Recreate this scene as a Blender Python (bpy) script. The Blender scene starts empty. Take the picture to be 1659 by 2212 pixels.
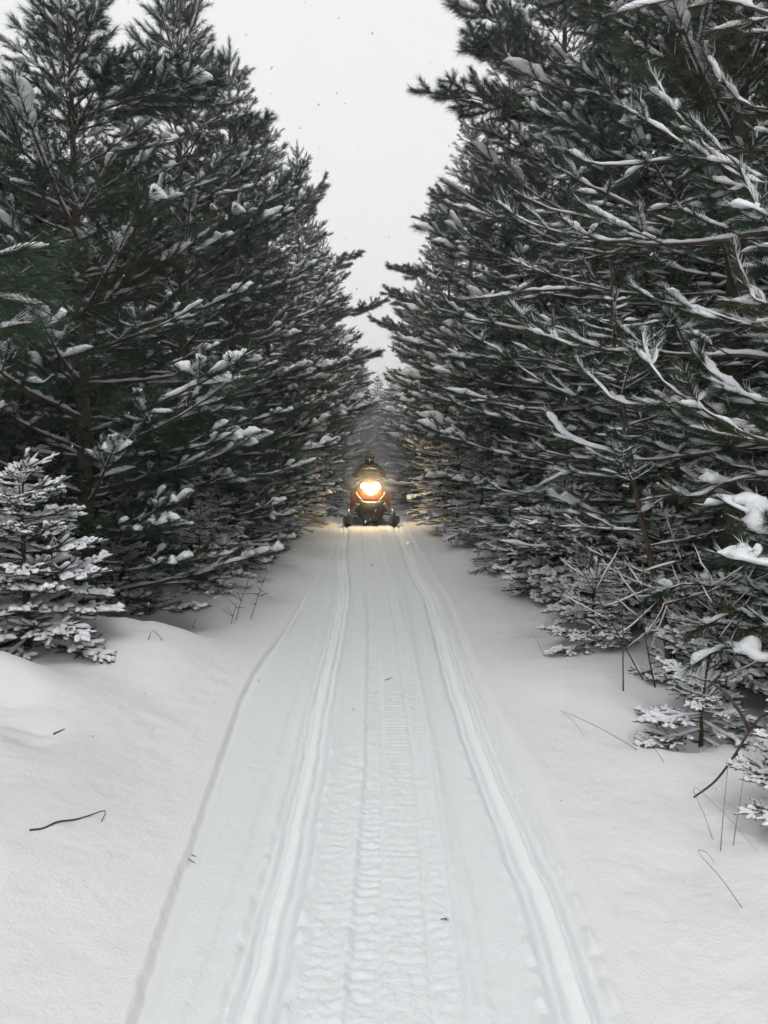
import bpy, math, random
import numpy as np
from mathutils import Vector, Matrix

# ------------------------------------------------------------------ camera
scene = bpy.context.scene
COL = scene.collection
CAM_Z, PITCH = 1.75, math.atan(206 / 2560)
cam_d = bpy.data.cameras.new("camera")
cam_d.sensor_fit = 'HORIZONTAL'
cam_d.sensor_width = 36.0
cam_d.lens = 36.0
cam_d.clip_start = 0.05
cam_d.clip_end = 3000
cam = bpy.data.objects.new("camera", cam_d)
cam.location = (0, 0, CAM_Z)
cam.rotation_euler = (math.pi / 2 - PITCH, 0, 0)
COL.objects.link(cam)
scene.camera = cam

# ------------------------------------------------------------------ sky, overcast light, exposure
SUN_EL, SUN_AZ = math.radians(58), math.radians(181)
world = bpy.data.worlds.new("World")
scene.world = world
world.use_nodes = True
nt = world.node_tree
nt.nodes.clear()
w_out = nt.nodes.new("ShaderNodeOutputWorld")
w_bg = nt.nodes.new("ShaderNodeBackground")
w_sky = nt.nodes.new("ShaderNodeTexSky")
w_sky.sky_type = 'NISHITA'
w_sky.sun_disc = False
w_sky.sun_elevation = SUN_EL
w_sky.sun_rotation = SUN_AZ
w_sky.dust_density = 6
w_hsv = nt.nodes.new("ShaderNodeHueSaturation")
w_hsv.inputs['Saturation'].default_value = 0.10
w_mix = nt.nodes.new("ShaderNodeMixRGB")          # even cloud deck over the clear sky
w_mix.inputs[0].default_value = 0.90
w_mix.inputs[2].default_value = (8.75, 8.85, 8.95, 1)
nt.links.new(w_sky.outputs[0], w_hsv.inputs['Color'])
nt.links.new(w_hsv.outputs[0], w_mix.inputs[1])
nt.links.new(w_mix.outputs[0], w_bg.inputs[0])
w_bg.inputs[1].default_value = 0.111
nt.links.new(w_bg.outputs[0], w_out.inputs[0])

sun_d = bpy.data.lights.new("sun", 'SUN')
sun_d.energy = 0.92
sun_d.angle = math.radians(32)
sun_d.color = (1.0, 0.985, 0.965)
sun = bpy.data.objects.new("sun", sun_d)
sun.rotation_euler = (math.pi / 2 - SUN_EL, 0, math.radians(1))
COL.objects.link(sun)

vs = scene.view_settings
vs.view_transform = 'Standard'
vs.look = 'None'
vs.exposure = 0.04
vs.gamma = 1.0
vs.use_curve_mapping = False
scene.cycles.use_denoising = True
scene.cycles.use_adaptive_sampling = True
scene.cycles.adaptive_threshold = 0.06
scene.cycles.adaptive_min_samples = 16
scene.cycles.use_light_tree = False
scene.cycles.max_bounces = 4
scene.cycles.diffuse_bounces = 3
scene.cycles.volume_bounces = 0
scene.cycles.transparent_max_bounces = 8
scene.cycles.sample_clamp_indirect = 4.0

# ------------------------------------------------------------------ helpers
FP, FS, FC = math.sin(PITCH), math.sin(PITCH), math.cos(PITCH)


def ray(xd, yd):
    """direction through a point of the picture (on the 1659 x 2212 sheet used for measuring)"""
    X, Z = (xd - 829.5) / 1659, -(yd - 1106) / 1659
    return Vector((X, FC + Z * FS, -FS + Z * FC))


def at(xd, yd, Y):
    d = ray(xd, yd)
    return Vector((0, 0, CAM_Z)) + d * (Y / d.y)


def on_plane(xd, yd, z=0.0):
    d = ray(xd, yd)
    return Vector((0, 0, CAM_Z)) + d * ((z - CAM_Z) / d.z)


def mesh_from(name, V, tris=None, quads=None, smooth=False):
    me = bpy.data.meshes.new(name)
    V = np.asarray(V, np.float32).reshape(-1, 3)
    nt_ = 0 if tris is None else len(tris)
    nq = 0 if quads is None else len(quads)
    me.vertices.add(len(V))
    me.vertices.foreach_set("co", V.ravel())
    loops = []
    if nt_:
        loops.append(np.asarray(tris, np.int32).ravel())
    if nq:
        loops.append(np.asarray(quads, np.int32).ravel())
    if loops:
        loops = np.concatenate(loops)
        me.loops.add(len(loops))
        me.loops.foreach_set("vertex_index", loops)
        me.polygons.add(nt_ + nq)
        st = np.concatenate([np.arange(nt_) * 3, nt_ * 3 + np.arange(nq) * 4]).astype(np.int32)
        me.polygons.foreach_set("loop_start", st)
        if smooth:
            me.polygons.foreach_set("use_smooth", np.ones(nt_ + nq, bool))
    me.update(calc_edges=True)
    return me


class Buf:
    """collects triangles and quads"""
    def __init__(self):
        self.V, self.T, self.Q, self.n = [], [], [], 0

    def add(self, V, T=None, Q=None):
        V = np.asarray(V, float).reshape(-1, 3)
        if T is not None and len(T):
            self.T.append(np.asarray(T, np.int64) + self.n)
        if Q is not None and len(Q):
            self.Q.append(np.asarray(Q, np.int64) + self.n)
        self.V.append(V)
        self.n += len(V)

    def arrays(self):
        V = np.concatenate(self.V) if self.V else np.zeros((0, 3))
        T = np.concatenate(self.T) if self.T else np.zeros((0, 3), np.int64)
        Q = np.concatenate(self.Q) if self.Q else np.zeros((0, 4), np.int64)
        return V, T, Q

    def add_arrays(self, arr, M=None):
        V, T, Q = arr
        if M is not None:
            A = np.array(M)
            V = V @ A[:3, :3].T + A[:3, 3]
        self.add(V, T, Q)

    def mesh(self, name, mat, smooth=False):
        V, T, Q = self.arrays()
        me = mesh_from(name, V, T, Q, smooth)
        me.materials.append(mat)
        return me


def obj(name, me, parent=None, loc=None, label=None, cat=None, group=None, kind=None):
    o = bpy.data.objects.new(name, me)
    COL.objects.link(o)
    if parent is not None:
        o.parent = parent
    if loc is not None:
        o.location = loc
    if label:
        o["label"] = label
    if cat:
        o["category"] = cat
    if group:
        o["group"] = group
    if kind:
        o["kind"] = kind
    return o


def frames(P):
    T = np.gradient(P, axis=0)
    T /= np.linalg.norm(T, axis=1, keepdims=True) + 1e-9
    ref = np.tile([0.0, 0.0, 1.0], (len(P), 1))
    ref[np.abs(T[:, 2]) > 0.95] = [1.0, 0.0, 0.0]
    S = np.cross(T, ref)
    S /= np.linalg.norm(S, axis=1, keepdims=True) + 1e-9
    U = np.cross(S, T)
    return T, S, U


def ring_quads(n, k):
    i = np.arange(n - 1)[:, None] * k
    j = np.arange(k)[None, :]
    j2 = (j + 1) % k
    return np.stack([i + j, i + j2, i + k + j2, i + k + j], -1).reshape(-1, 4)


def add_tube(buf, P, R, k=5):
    P = np.asarray(P, float)
    R = np.broadcast_to(np.asarray(R, float), (len(P),))
    T, S, U = frames(P)
    a = np.arange(k) * 2 * np.pi / k
    V = P[:, None, :] + R[:, None, None] * (np.cos(a)[None, :, None] * S[:, None, :] + np.sin(a)[None, :, None] * U[:, None, :])
    n = len(P)
    Q = ring_quads(n, k)
    V = V.reshape(-1, 3)
    caps = []
    for base, c in ((0, P[0]), ((n - 1) * k, P[-1])):
        V = np.vstack([V, c])
        ci = len(V) - 1
        for j in range(k):
            q = [base + j, base + (j + 1) % k, ci]
            caps.append(q if base else q[::-1])
    buf.add(V, np.array(caps), Q)


def resample(P, n):
    P = np.asarray(P, float)
    d = np.concatenate([[0], np.cumsum(np.linalg.norm(np.diff(P, axis=0), axis=1))])
    s = np.linspace(0, d[-1], n)
    return np.stack([np.interp(s, d, P[:, i]) for i in range(3)], 1)


def spline(P, n):
    """smooth curve through the points"""
    P = np.asarray([tuple(p) for p in P], float)
    if len(P) < 3:
        return resample(P, n)
    Q = np.vstack([2 * P[0] - P[1], P, 2 * P[-1] - P[-2]])
    out = []
    for i in range(1, len(Q) - 2):
        t = np.linspace(0, 1, 12, endpoint=False)[:, None]
        p0, p1, p2, p3 = Q[i - 1], Q[i], Q[i + 1], Q[i + 2]
        out.append(0.5 * (2 * p1 + (p2 - p0) * t + (2 * p0 - 5 * p1 + 4 * p2 - p3) * t ** 2 + (3 * p1 - p0 - 3 * p2 + p3) * t ** 3))
    out.append(P[-1:])
    return resample(np.concatenate(out), n)


def length(P):
    return float(np.linalg.norm(np.diff(P, axis=0), axis=1).sum())


def vnoise(x, y, seed=0):
    """smooth value noise on a unit lattice, 0..1"""
    xi, yi = np.floor(x).astype(np.int64), np.floor(y).astype(np.int64)
    fx, fy = x - xi, y - yi
    fx, fy = fx * fx * (3 - 2 * fx), fy * fy * (3 - 2 * fy)

    def h(a, b):
        n = (a * 374761393 + b * 668265263 + seed * 974634777) & 0x7fffffff
        n = ((n ^ (n >> 13)) * 1274126177) & 0x7fffffff
        return ((n ^ (n >> 16)) & 0xffff) / 65535.0
    return (h(xi, yi) * (1 - fx) + h(xi + 1, yi) * fx) * (1 - fy) + (h(xi, yi + 1) * (1 - fx) + h(xi + 1, yi + 1) * fx) * fy


def sstep(a, b, x):
    t = np.clip((x - a) / (b - a), 0, 1)
    return t * t * (3 - 2 * t)


# ------------------------------------------------------------------ materials
def new_mat(name):
    m = bpy.data.materials.new(name)
    m.use_nodes = True
    n = m.node_tree
    b = n.nodes["Principled BSDF"]
    return m, n, b


def simple(name, col, rough=0.6, metal=0.0, var=0.15, scale=20, bump=0.0, spec=0.4):
    m, n, b = new_mat(name)
    tc = n.nodes.new("ShaderNodeTexCoord")
    no = n.nodes.new("ShaderNodeTexNoise")
    no.inputs['Scale'].default_value = scale
    no.inputs['Detail'].default_value = 4
    n.links.new(tc.outputs['Object'], no.inputs['Vector'])
    r = n.nodes.new("ShaderNodeValToRGB")
    r.color_ramp.elements[0].position, r.color_ramp.elements[1].position = 0.3, 0.7
    r.color_ramp.elements[0].color = tuple(c * (1 - var) for c in col) + (1,)
    r.color_ramp.elements[1].color = tuple(min(1, c * (1 + var)) for c in col) + (1,)
    n.links.new(no.outputs['Fac'], r.inputs[0])
    n.links.new(r.outputs[0], b.inputs['Base Color'])
    b.inputs['Roughness'].default_value = rough
    b.inputs['Metallic'].default_value = metal
    b.inputs['Specular IOR Level'].default_value = spec
    if bump:
        bp = n.nodes.new("ShaderNodeBump")
        bp.inputs['Strength'].default_value = bump
        bp.inputs['Distance'].default_value = 0.01
        n.links.new(no.outputs['Fac'], bp.inputs['Height'])
        n.links.new(bp.outputs[0], b.inputs['Normal'])
    return m


def ground_material():
    m, n, b = new_mat("ground_snow")
    tc = n.nodes.new("ShaderNodeTexCoord")
    at_ = n.nodes.new("ShaderNodeAttribute")
    at_.attribute_name = "packed"
    mix = n.nodes.new("ShaderNodeMixRGB")
    mix.inputs[1].default_value = (0.80, 0.805, 0.815, 1)
    mix.inputs[2].default_value = (0.78, 0.812, 0.822, 1)
    n.links.new(at_.outputs['Fac'], mix.inputs[0])
    ap = n.nodes.new("ShaderNodeAttribute")            # ski runners polish the snow
    ap.attribute_name = "polished"
    mx2 = n.nodes.new("ShaderNodeMixRGB")
    mx2.inputs[2].default_value = (0.90, 0.915, 0.92, 1)
    n.links.new(ap.outputs['Fac'], mx2.inputs[0])
    n.links.new(mix.outputs[0], mx2.inputs[1])
    n.links.new(mx2.outputs[0], b.inputs['Base Color'])
    b.inputs['Roughness'].default_value = 0.75
    b.inputs['Specular IOR Level'].default_value = 0.15
    n1 = n.nodes.new("ShaderNodeTexNoise")
    n1.inputs['Scale'].default_value = 70
    n1.inputs['Detail'].default_value = 8
    n1.inputs['Roughness'].default_value = 0.65
    n.links.new(tc.outputs['Object'], n1.inputs['Vector'])
    bp = n.nodes.new("ShaderNodeBump")
    bp.inputs['Strength'].default_value = 0.6
    bp.inputs['Distance'].default_value = 0.012
    n.links.new(n1.outputs['Fac'], bp.inputs['Height'])
    ab = n.nodes.new("ShaderNodeAttribute")            # lug prints where the mesh grows too coarse for them
    ab.attribute_name = "belt"
    wv = n.nodes.new("ShaderNodeTexWave")
    wv.bands_direction = 'Y'
    wv.inputs['Scale'].default_value = 5.82
    wv.inputs['Distortion'].default_value = 1.6
    wv.inputs['Detail'].default_value = 3
    wv.inputs['Detail Scale'].default_value = 4
    n.links.new(tc.outputs['Object'], wv.inputs['Vector'])
    bp2 = n.nodes.new("ShaderNodeBump")
    bp2.inputs['Distance'].default_value = 0.006
    n.links.new(ab.outputs['Fac'], bp2.inputs['Strength'])
    n.links.new(wv.outputs['Fac'], bp2.inputs['Height'])
    n.links.new(bp.outputs[0], bp2.inputs['Normal'])
    n.links.new(bp2.outputs[0], b.inputs['Normal'])
    return m


def needle_material(name, c0, c1, c2):
    m, n, b = new_mat(name)
    geo = n.nodes.new("ShaderNodeTexCoord")
    no = n.nodes.new("ShaderNodeTexNoise")
    no.inputs['Scale'].default_value = 7
    no.inputs['Detail'].default_value = 6
    no.inputs['Roughness'].default_value = 0.75
    n.links.new(geo.outputs['Object'], no.inputs['Vector'])
    r = n.nodes.new("ShaderNodeValToRGB")
    e = r.color_ramp.elements
    e[0].position, e[0].color = 0.30, c0 + (1,)
    e[1].position, e[1].color = 0.72, c2 + (1,)
    k = e.new(0.52)
    k.color = c1 + (1,)
    n.links.new(no.outputs['Fac'], r.inputs[0])
    oi = n.nodes.new("ShaderNodeObjectInfo")                # boughs differ: some olive, a few browned
    mx = n.nodes.new("ShaderNodeMixRGB")
    mr = n.nodes.new("ShaderNodeMapRange")
    mr.inputs[1].default_value, mr.inputs[2].default_value = 0.55, 1.0
    mr.inputs[3].default_value, mr.inputs[4].default_value = 0.0, 0.75
    n.links.new(oi.outputs['Random'], mr.inputs[0])
    n.links.new(mr.outputs[0], mx.inputs[0])
    n.links.new(r.outputs[0], mx.inputs[1])
    mx.inputs[2].default_value = (0.060, 0.058, 0.022, 1)
    n.links.new(mx.outputs[0], b.inputs['Base Color'])
    b.inputs['Roughness'].default_value = 0.55
    b.inputs['Specular IOR Level'].default_value = 0.3
    return m


M_GROUND = ground_material()
M_SNOW = simple("snow_on_branches", (0.80, 0.81, 0.83), 0.8, var=0.04, scale=40, bump=0.5, spec=0.15)
M_FLAKE = simple("snow_flakes", (0.8, 0.81, 0.83), 0.8, var=0.03, spec=0.1)
_n = M_FLAKE.node_tree
_t, _m = _n.nodes.new("ShaderNodeBsdfTranslucent"), _n.nodes.new("ShaderNodeMixShader")
_t.inputs[0].default_value = (0.85, 0.85, 0.85, 1)
_m.inputs[0].default_value = 0.5
_n.links.new(_n.nodes["Principled BSDF"].outputs[0], _m.inputs[1])
_n.links.new(_t.outputs[0], _m.inputs[2])
_n.links.new(_m.outputs[0], _n.nodes["Material Output"].inputs[0])
M_PINE = needle_material("pine_needles", (0.010, 0.027, 0.014), (0.019, 0.046, 0.023), (0.044, 0.062, 0.022))
M_SPRUCE = needle_material("spruce_needles", (0.014, 0.027, 0.020), (0.025, 0.044, 0.032), (0.045, 0.056, 0.032))
M_BARK = simple("bark", (0.075, 0.054, 0.040), 0.9, var=0.4, scale=25, bump=0.8, spec=0.1)
M_TWIG = simple("brown_twig", (0.085, 0.060, 0.045), 0.85, var=0.3, scale=30, spec=0.1)
M_STRAW = simple("dry_straw", (0.30, 0.22, 0.13), 0.8, var=0.25, scale=30, spec=0.1)

# ------------------------------------------------------------------ snow ground with the trail pressed into it


def line_x(pts):
    P = sorted(((on_plane(x, y).y, on_plane(x, y).x) for x, y in pts))
    Y = np.array([p[0] for p in P])
    X = np.array([p[1] for p in P])

    def f(y):
        y = np.asarray(y, float)
        v = np.interp(y, Y, X)
        return v + np.where(y > Y[-1], -(y - Y[-1]) * 0.0185, 0)
    return f


BANK_L = line_x([(290, 2212), (345, 2040), (420, 1820), (520, 1520), (545, 1470), (594, 1395), (622, 1350), (655, 1295), (690, 1240), (713, 1205), (728, 1160), (732, 1130)])
SKI_L = line_x([(533, 2212), (590, 2000), (640, 1790), (672, 1640), (700, 1480), (720, 1400), (740, 1300), (742, 1250), (738, 1200), (744, 1160), (744, 1132)])
SKI_R = line_x([(1262, 2212), (1180, 1960), (1090, 1750), (1030, 1600), (985, 1480), (960, 1390), (930, 1290), (895, 1235), (875, 1180), (858, 1140)])
BELT = line_x([(878, 2212), (870, 1900), (862, 1650), (848, 1500), (835, 1350), (820, 1250), (808, 1180), (800, 1135)])
BANK_R = line_x([(1330, 2212), (1203, 1872), (1116, 1655), (1035, 1521), (1000, 1433), (954, 1292), (915, 1225), (890, 1180), (868, 1140)])


def ground_z(x, y):
    x, y = np.broadcast_arrays(np.asarray(x, float), np.asarray(y, float))
    bl, br, sl, sr, bc = BANK_L(y), BANK_R(y), SKI_L(y), SKI_R(y), BELT(y)
    # banks
    ragged = (vnoise(x * 0 + 5, y * 5, 3) - 0.5) * 0.012 + (vnoise(x * 0 + 9, y * 26, 4) - 0.5) * 0.008
    fade = 1 - 0.5 * sstep(6, 11, y)
    hl = (0.036 + 0.016 * vnoise(x * 0 + 2, y * 1.3, 8)) * fade
    d = (bl + ragged) - x
    z = hl * sstep(-0.004, 0.012, d) + 0.012 * sstep(0.0, 0.2, d)
    z = z + 0.06 * sstep(0.0, 0.7, d) * sstep(14, 6, y)
    d2 = x - br
    z = z + 0.038 * sstep(-0.16, 0.10, d2) + 0.008 * np.exp(-((d2 - 0.10) / 0.07) ** 2) * vnoise(x * 0 + 6, y * 2.2, 9)
    out = np.maximum(np.maximum(-(x - bl), x - br), 0)
    z = z + 0.17 * sstep(0.15, 1.6, out) + 0.05 * np.minimum(out, 60) ** 0.6 * sstep(1.0, 3, out)
    m = sstep(0.1, 0.9, out)
    z = z + m * ((vnoise(x * 0.9, y * 0.9, 21) - 0.5) * 0.16 + (vnoise(x * 2.7, y * 2.7, 22) - 0.5) * 0.055)
    z = z + sstep(0.0, 0.2, out) * ((vnoise(x * 9, y * 9, 23) - 0.5) * 0.010 + (vnoise(x * 30, y * 30, 24) - 0.5) * 0.0045)

    def bump(cx, cy, rx, ry, h, p=2):
        return h * np.exp(-np.abs((x - cx) / rx) ** p - np.abs((y - cy) / ry) ** p)
    # mound left, hollow behind it, drifts
    z = z + bump(-2.05, 5.8, 0.72, 0.70, 0.22, 2.6) - bump(-2.4, 7.4, 0.9, 0.75, 0.30)
    z = z + bump(-2.45, 4.55, 0.55, 0.32, 0.20, 2.2) + bump(-3.0, 4.1, 0.6, 0.6, 0.12)
    z = z - bump(-2.18, 4.28, 0.16, 0.10, 0.10) - bump(-1.83, 3.93, 0.10, 0.13, 0.06) - bump(-1.95, 4.05, 0.16, 0.06, 0.035)
    z = z - bump(1.75, 6.9, 0.45, 0.35, 0.14) + bump(1.25, 5.5, 0.4, 0.5, 0.05) - bump(1.72, 4.35, 0.22, 0.15, 0.12)
    z = z - 0.022 * sstep(0.76, 0.92, vnoise(x * 5.3 + 3, y * 4.1, 61)) * sstep(0.5, 1.2, out) * sstep(40, 20, y) + 0.016 * sstep(0.80, 0.92, vnoise(x * 13, y * 11, 62)) * sstep(0.6, 1.2, out) * sstep(30, 14, y)
    # trail floor
    inn = sstep(0.02, 0.08, x - bl) * sstep(0.02, 0.08, br - x)
    fl = 0.035 * sstep(0.42, 0.0, x - bl) - 0.008
    z = z + inn * fl * fade
    for s, seed, bw in ((sl, 31, 0.030), (sr, 32, 0.036)):
        e = x - s + (vnoise(x * 0 + seed, y * 6, seed) - 0.5) * 0.012
        far = sstep(26, 16, y)
        z = z - far * 0.040 * np.exp(-(np.abs(e) / 0.082) ** 6)
        z = z + far * 0.036 * np.exp(-(np.abs(e) / bw) ** 10)
        z = z + far * 0.0025 * np.sin(e / 0.009 + seed) * np.exp(-(np.abs(e) / bw) ** 8)
        out_ = np.sign(seed - 31.5)
        z = z + far * 0.020 * np.exp(-((e - out_ * 0.068) / 0.012) ** 4)
        cr = vnoise(x * 26, y * 18, seed + 3)
        z = z + far * 0.022 * (cr - 0.3) * np.exp(-((np.abs(e) - 0.105) / 0.020) ** 2)
        z = z - far * 0.010 * np.exp(-((e - out_ * 0.165) / 0.035) ** 4)
    # the belt: crossing lugs in three lanes, crumbled here and there
    e = x - bc
    inb = sstep(0.205, 0.175, np.abs(e)) * sstep(30, 18, y)
    lane = np.where(np.abs(e) < 0.085, 0.0, 0.5)
    ph = (y + (vnoise(x * 9, y * 4, 41) - 0.5) * 0.022) / 0.054 + lane
    row_ = np.floor(ph)
    hsh = vnoise(np.where(np.abs(e) < 0.085, 3.0, np.where(e < 0, 1.0, 7.0)) + np.floor(e / 0.03) * 0.13, row_ * 1.0, 51)
    fr_ = ph - row_
    lug = sstep(0.0, 0.22, fr_) * sstep(1.0, 0.62, fr_) - 0.5
    amp = 0.0065 * np.clip(hsh * 1.5 - 0.15, 0, 1) * (0.35 + 0.9 * vnoise(x * 3, y * 2.2, 42))
    z = z + inb * (-0.012 + lug * amp + (vnoise(x * 40, y * 40, 43) - 0.5) * 0.006 + (vnoise(x * 85, y * 85, 49) - 0.5) * 0.004)
    z = z - inb * 0.010 * np.exp(-((np.abs(e) - 0.088) / 0.012) ** 2)
    z = z + 0.012 * np.exp(-((np.abs(e) - 0.205) / 0.018) ** 2) * (0.4 + vnoise(x * 0 + 3, y * 16, 44)) * sstep(30, 18, y)
    # older, rougher pass between belt and left ski, smooth grooves right of the belt
    e2 = x - (bc * 0.55 + sl * 0.45)
    ino = sstep(0.15, 0.10, np.abs(e2)) * sstep(26, 14, y)
    z = z + ino * (-0.010 + (vnoise(x * 24, y * 22, 45) - 0.5) * 0.007 + (vnoise(x * 55, y * 58, 46) - 0.5) * 0.007 + 0.003 * lug)
    e3 = x - (bc * 0.45 + sr * 0.55)
    z = z - 0.012 * np.exp(-((e3 - 0.02) / 0.05) ** 4) * (0.5 + vnoise(x * 2, y * 1.5, 47)) * sstep(26, 14, y)
    z = z + inn * (vnoise(x * 24, y * 20, 48) - 0.5) * 0.005
    return z


def build_ground():
    xs = list(np.arange(-1.35, 1.25, 0.0095))
    step, x = 0.0095, xs[-1]
    while x < 400:
        step *= 1.085
        x += step
        xs.append(x)
    step, x = 0.0095, xs[0]
    while x > -400:
        step *= 1.085
        x -= step
        xs.insert(0, x)
    ys = [-300, -120, -50, -20, -8, -4, -2, -1, -0.4, 0.2, 0.7, 1.1, 1.4]
    y = 1.55
    while y < 40:
        ys.append(y)
        y *= 1.0038 if y < 4.5 else (1.006 if y < 10 else (1.008 if y < 20 else 1.025))
    while y < 900:
        ys.append(y)
        y *= 1.09
    xs, ys = np.array(xs), np.array(ys)
    X, Y = np.meshgrid(xs, ys)
    Z = ground_z(X, Y)
    V = np.stack([X, Y, Z], -1).reshape(-1, 3)
    nx, ny = len(xs), len(ys)
    i = np.arange(ny - 1)[:, None] * nx + np.arange(nx - 1)[None, :]
    Q = np.stack([i, i + 1, i + nx + 1, i + nx], -1).reshape(-1, 4)
    me = mesh_from("snow_ground", V, None, Q, True)
    me.materials.append(M_GROUND)
    a = me.attributes.new("packed", 'FLOAT', 'POINT')
    pk = sstep(0.0, 0.12, X - BANK_L(Y)) * sstep(-0.02, 0.1, BANK_R(Y) - X)
    a.data.foreach_set("value", pk.ravel().astype(np.float32))
    a = me.attributes.new("belt", 'FLOAT', 'POINT')
    e_ = np.abs(X - BELT(Y))
    bt = sstep(0.19, 0.17, e_) * sstep(3.6, 5.5, Y) * sstep(16, 11, Y) * (1 - np.exp(-((e_ - 0.088) / 0.012) ** 2)) * (0.4 + 0.6 * vnoise(X * 3, Y * 2.2, 42))
    a.data.foreach_set("value", bt.ravel().astype(np.float32))
    a = me.attributes.new("polished", 'FLOAT', 'POINT')
    po = sum((np.exp(-(np.abs(X - f(Y)) / 0.034) ** 6) + 0.7 * np.exp(-((X - f(Y) - sg * 0.068) / 0.013) ** 4)) * sstep(30, 17, Y) for f, sg in ((SKI_L, -1), (SKI_R, 1)))
    a.data.foreach_set("value", np.clip(po, 0, 1).ravel().astype(np.float32))
    obj("snow_ground", me, kind="structure")


build_ground()


def gz(x, y):
    return float(ground_z(np.array([x]), np.array([y]))[0])


# ------------------------------------------------------------------ conifers: generators


class Plant:
    def __init__(self):
        self.W, self.N, self.S = Buf(), Buf(), Buf()


def unit(v):
    return v / (np.linalg.norm(v) + 1e-9)


def arc(rng, p0, az, el0, el1, L, n, wob=0.12):
    t = np.linspace(0, 1, n)
    el = el0 + (el1 - el0) * t ** 1.4 + rng.normal(0, wob * 0.5, n)
    a = az + np.cumsum(rng.normal(0, wob, n)) / max(1, n ** 0.5)
    d = np.stack([np.cos(el) * np.cos(a), np.cos(el) * np.sin(a), np.sin(el)], 1)
    P = np.vstack([np.zeros(3), np.cumsum(d[:-1] * (L / (n - 1)), axis=0)])
    return P + p0


def add_snow(buf, P, w, h, rng, k=6, lift=0.4, rough=0.28):
    """a lumpy cushion lying on a twig"""
    n = len(P)
    T = np.gradient(P, axis=0)
    T /= np.linalg.norm(T, axis=1, keepdims=True) + 1e-9
    S = np.stack([T[:, 1], -T[:, 0], np.zeros(n)], 1)
    ln = np.linalg.norm(S, axis=1, keepdims=True)
    S = np.where(ln > 0.05, S / (ln + 1e-9), [1.0, 0, 0])
    U = np.cross(S, T)
    U = U * np.sign(U[:, 2:3] + 1e-6)
    s = np.linspace(0, 1, n)
    prof = np.clip(1 - np.abs(2 * s - 1) ** 3, 0.0, 1) ** 0.6 + 0.02
    nc = max(3, n // 3)
    sc = np.linspace(0, 1, nc)
    lw = np.interp(s, sc, np.clip(rng.normal(1, rough, nc), 0.5, 1.7))
    lh = np.interp(s, sc, np.clip(rng.normal(1, rough * 1.5, nc), 0.4, 2.0))
    W = np.broadcast_to(w, (n,)) * prof * lw
    H = np.broadcast_to(h, (n,)) * prof * lh
    a = np.arange(k) * 2 * np.pi / k + 0.3
    ca, sa = np.cos(a), np.sin(a)
    sa = np.where(sa > 0, sa, sa * 0.55)
    nj = max(3, n // 2)
    jc = rng.uniform(1 - rough, 1 + rough, (nj, k))
    jit = np.stack([np.interp(s, np.linspace(0, 1, nj), jc[:, j]) for j in range(k)], 1) * rng.uniform(1 - rough * .3, 1 + rough * .3, (n, k))
    V = P[:, None, :] + (W[:, None] * jit * ca)[..., None] * S[:, None, :] + (H[:, None] * (lift + jit * sa))[..., None] * U[:, None, :]
    buf.add(V.reshape(-1, 3), None, ring_quads(n, k))


def add_needles(pl, P, n, ln, w, ang, rng, frost=0.0, droop=0.12, fw=1.6, end=None):
    """straight needles set round a shoot, leaning to its tip; frosted ones go to the snow"""
    T = np.gradient(P, axis=0)
    T /= np.linalg.norm(T, axis=1, keepdims=True) + 1e-9
    s = rng.uniform(0, 1, n) ** 0.8 * (len(P) - 1)
    i = np.clip(s.astype(int), 0, len(P) - 2)
    f = (s - i)[:, None]
    b = P[i] * (1 - f) + P[i + 1] * f
    t = T[i] * (1 - f) + T[i + 1] * f
    r = rng.normal(0, 1, (n, 3))
    r -= (r * t).sum(1, keepdims=True) * t
    r /= np.linalg.norm(r, axis=1, keepdims=True) + 1e-9
    tipness = (s / (len(P) - 1))[:, None]
    a = rng.normal(ang, 0.16, (n, 1)) * (1.12 - 0.45 * tipness ** 3)
    d = t * np.cos(a) + r * np.sin(a)
    d[:, 2] -= droop * rng.uniform(0.3, 1.3, n)
    L = ln * rng.uniform(0.72, 1.15, (n, 1))
    sd = np.cross(d, rng.normal(0, 1, (n, 3)))
    sd /= np.linalg.norm(sd, axis=1, keepdims=True) + 1e-9
    fr = (rng.uniform(0, 1, n) < frost) & (r[:, 2] > -0.15)
    for m, buf, ww, lf in ((~fr, pl.N, w, 1.0), (fr, pl.S, w * fw, 0.86)):
        if not m.any():
            continue
        bb, dd, LL, ss = b[m], d[m], L[m] * lf, sd[m]
        k = len(bb)
        lift = np.array([0, 0, 0.006]) if buf is pl.S else 0
        V = np.stack([bb - ss * ww / 2 + lift, bb + ss * ww / 2 + lift, bb + dd * LL + lift], 1).reshape(-1, 3)
        buf.add(V, np.arange(k * 3).reshape(-1, 3))


PINE = dict(nl=0.125, nw=0.0046, nd=470, zone=0.46, ang=0.58, frost=0.09, snow=0.82, sw=0.018, sh=0.020, node=0.28,
            kids=2, lat=0.58, k=5, ks=8, seg=0.032, droop=0.10, maxlvl=2, minl=0.26, clump=0.58, spread=0.72, cap=0.74, rough=0.26)
DENSE = dict(PINE, zone=0.50)
BARE = dict(PINE, nl=0.11, zone=0.22, nd=520, frost=0.26, snow=0.80, sw=0.012, sh=0.016, node=0.36, lat=0.42, clump=0.12, spread=0.95, cap=0.62)
FAR = dict(PINE, nw=0.0108, nd=140, k=3, ks=4, seg=0.10, sw=0.020, sh=0.021, nl=0.115)
SPRUCE = dict(nl=0.018, nw=0.0040, nd=640, zone=9, ang=1.0, frost=0.04, snow=0.92, sw=0.0135, sh=0.017, node=0.08,
              kids=2, lat=0.52, k=4, ks=7, seg=0.02, droop=0.02, maxlvl=2, minl=0.09, clump=0.16, spread=0.80, cap=0.40, rough=0.22)
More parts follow.
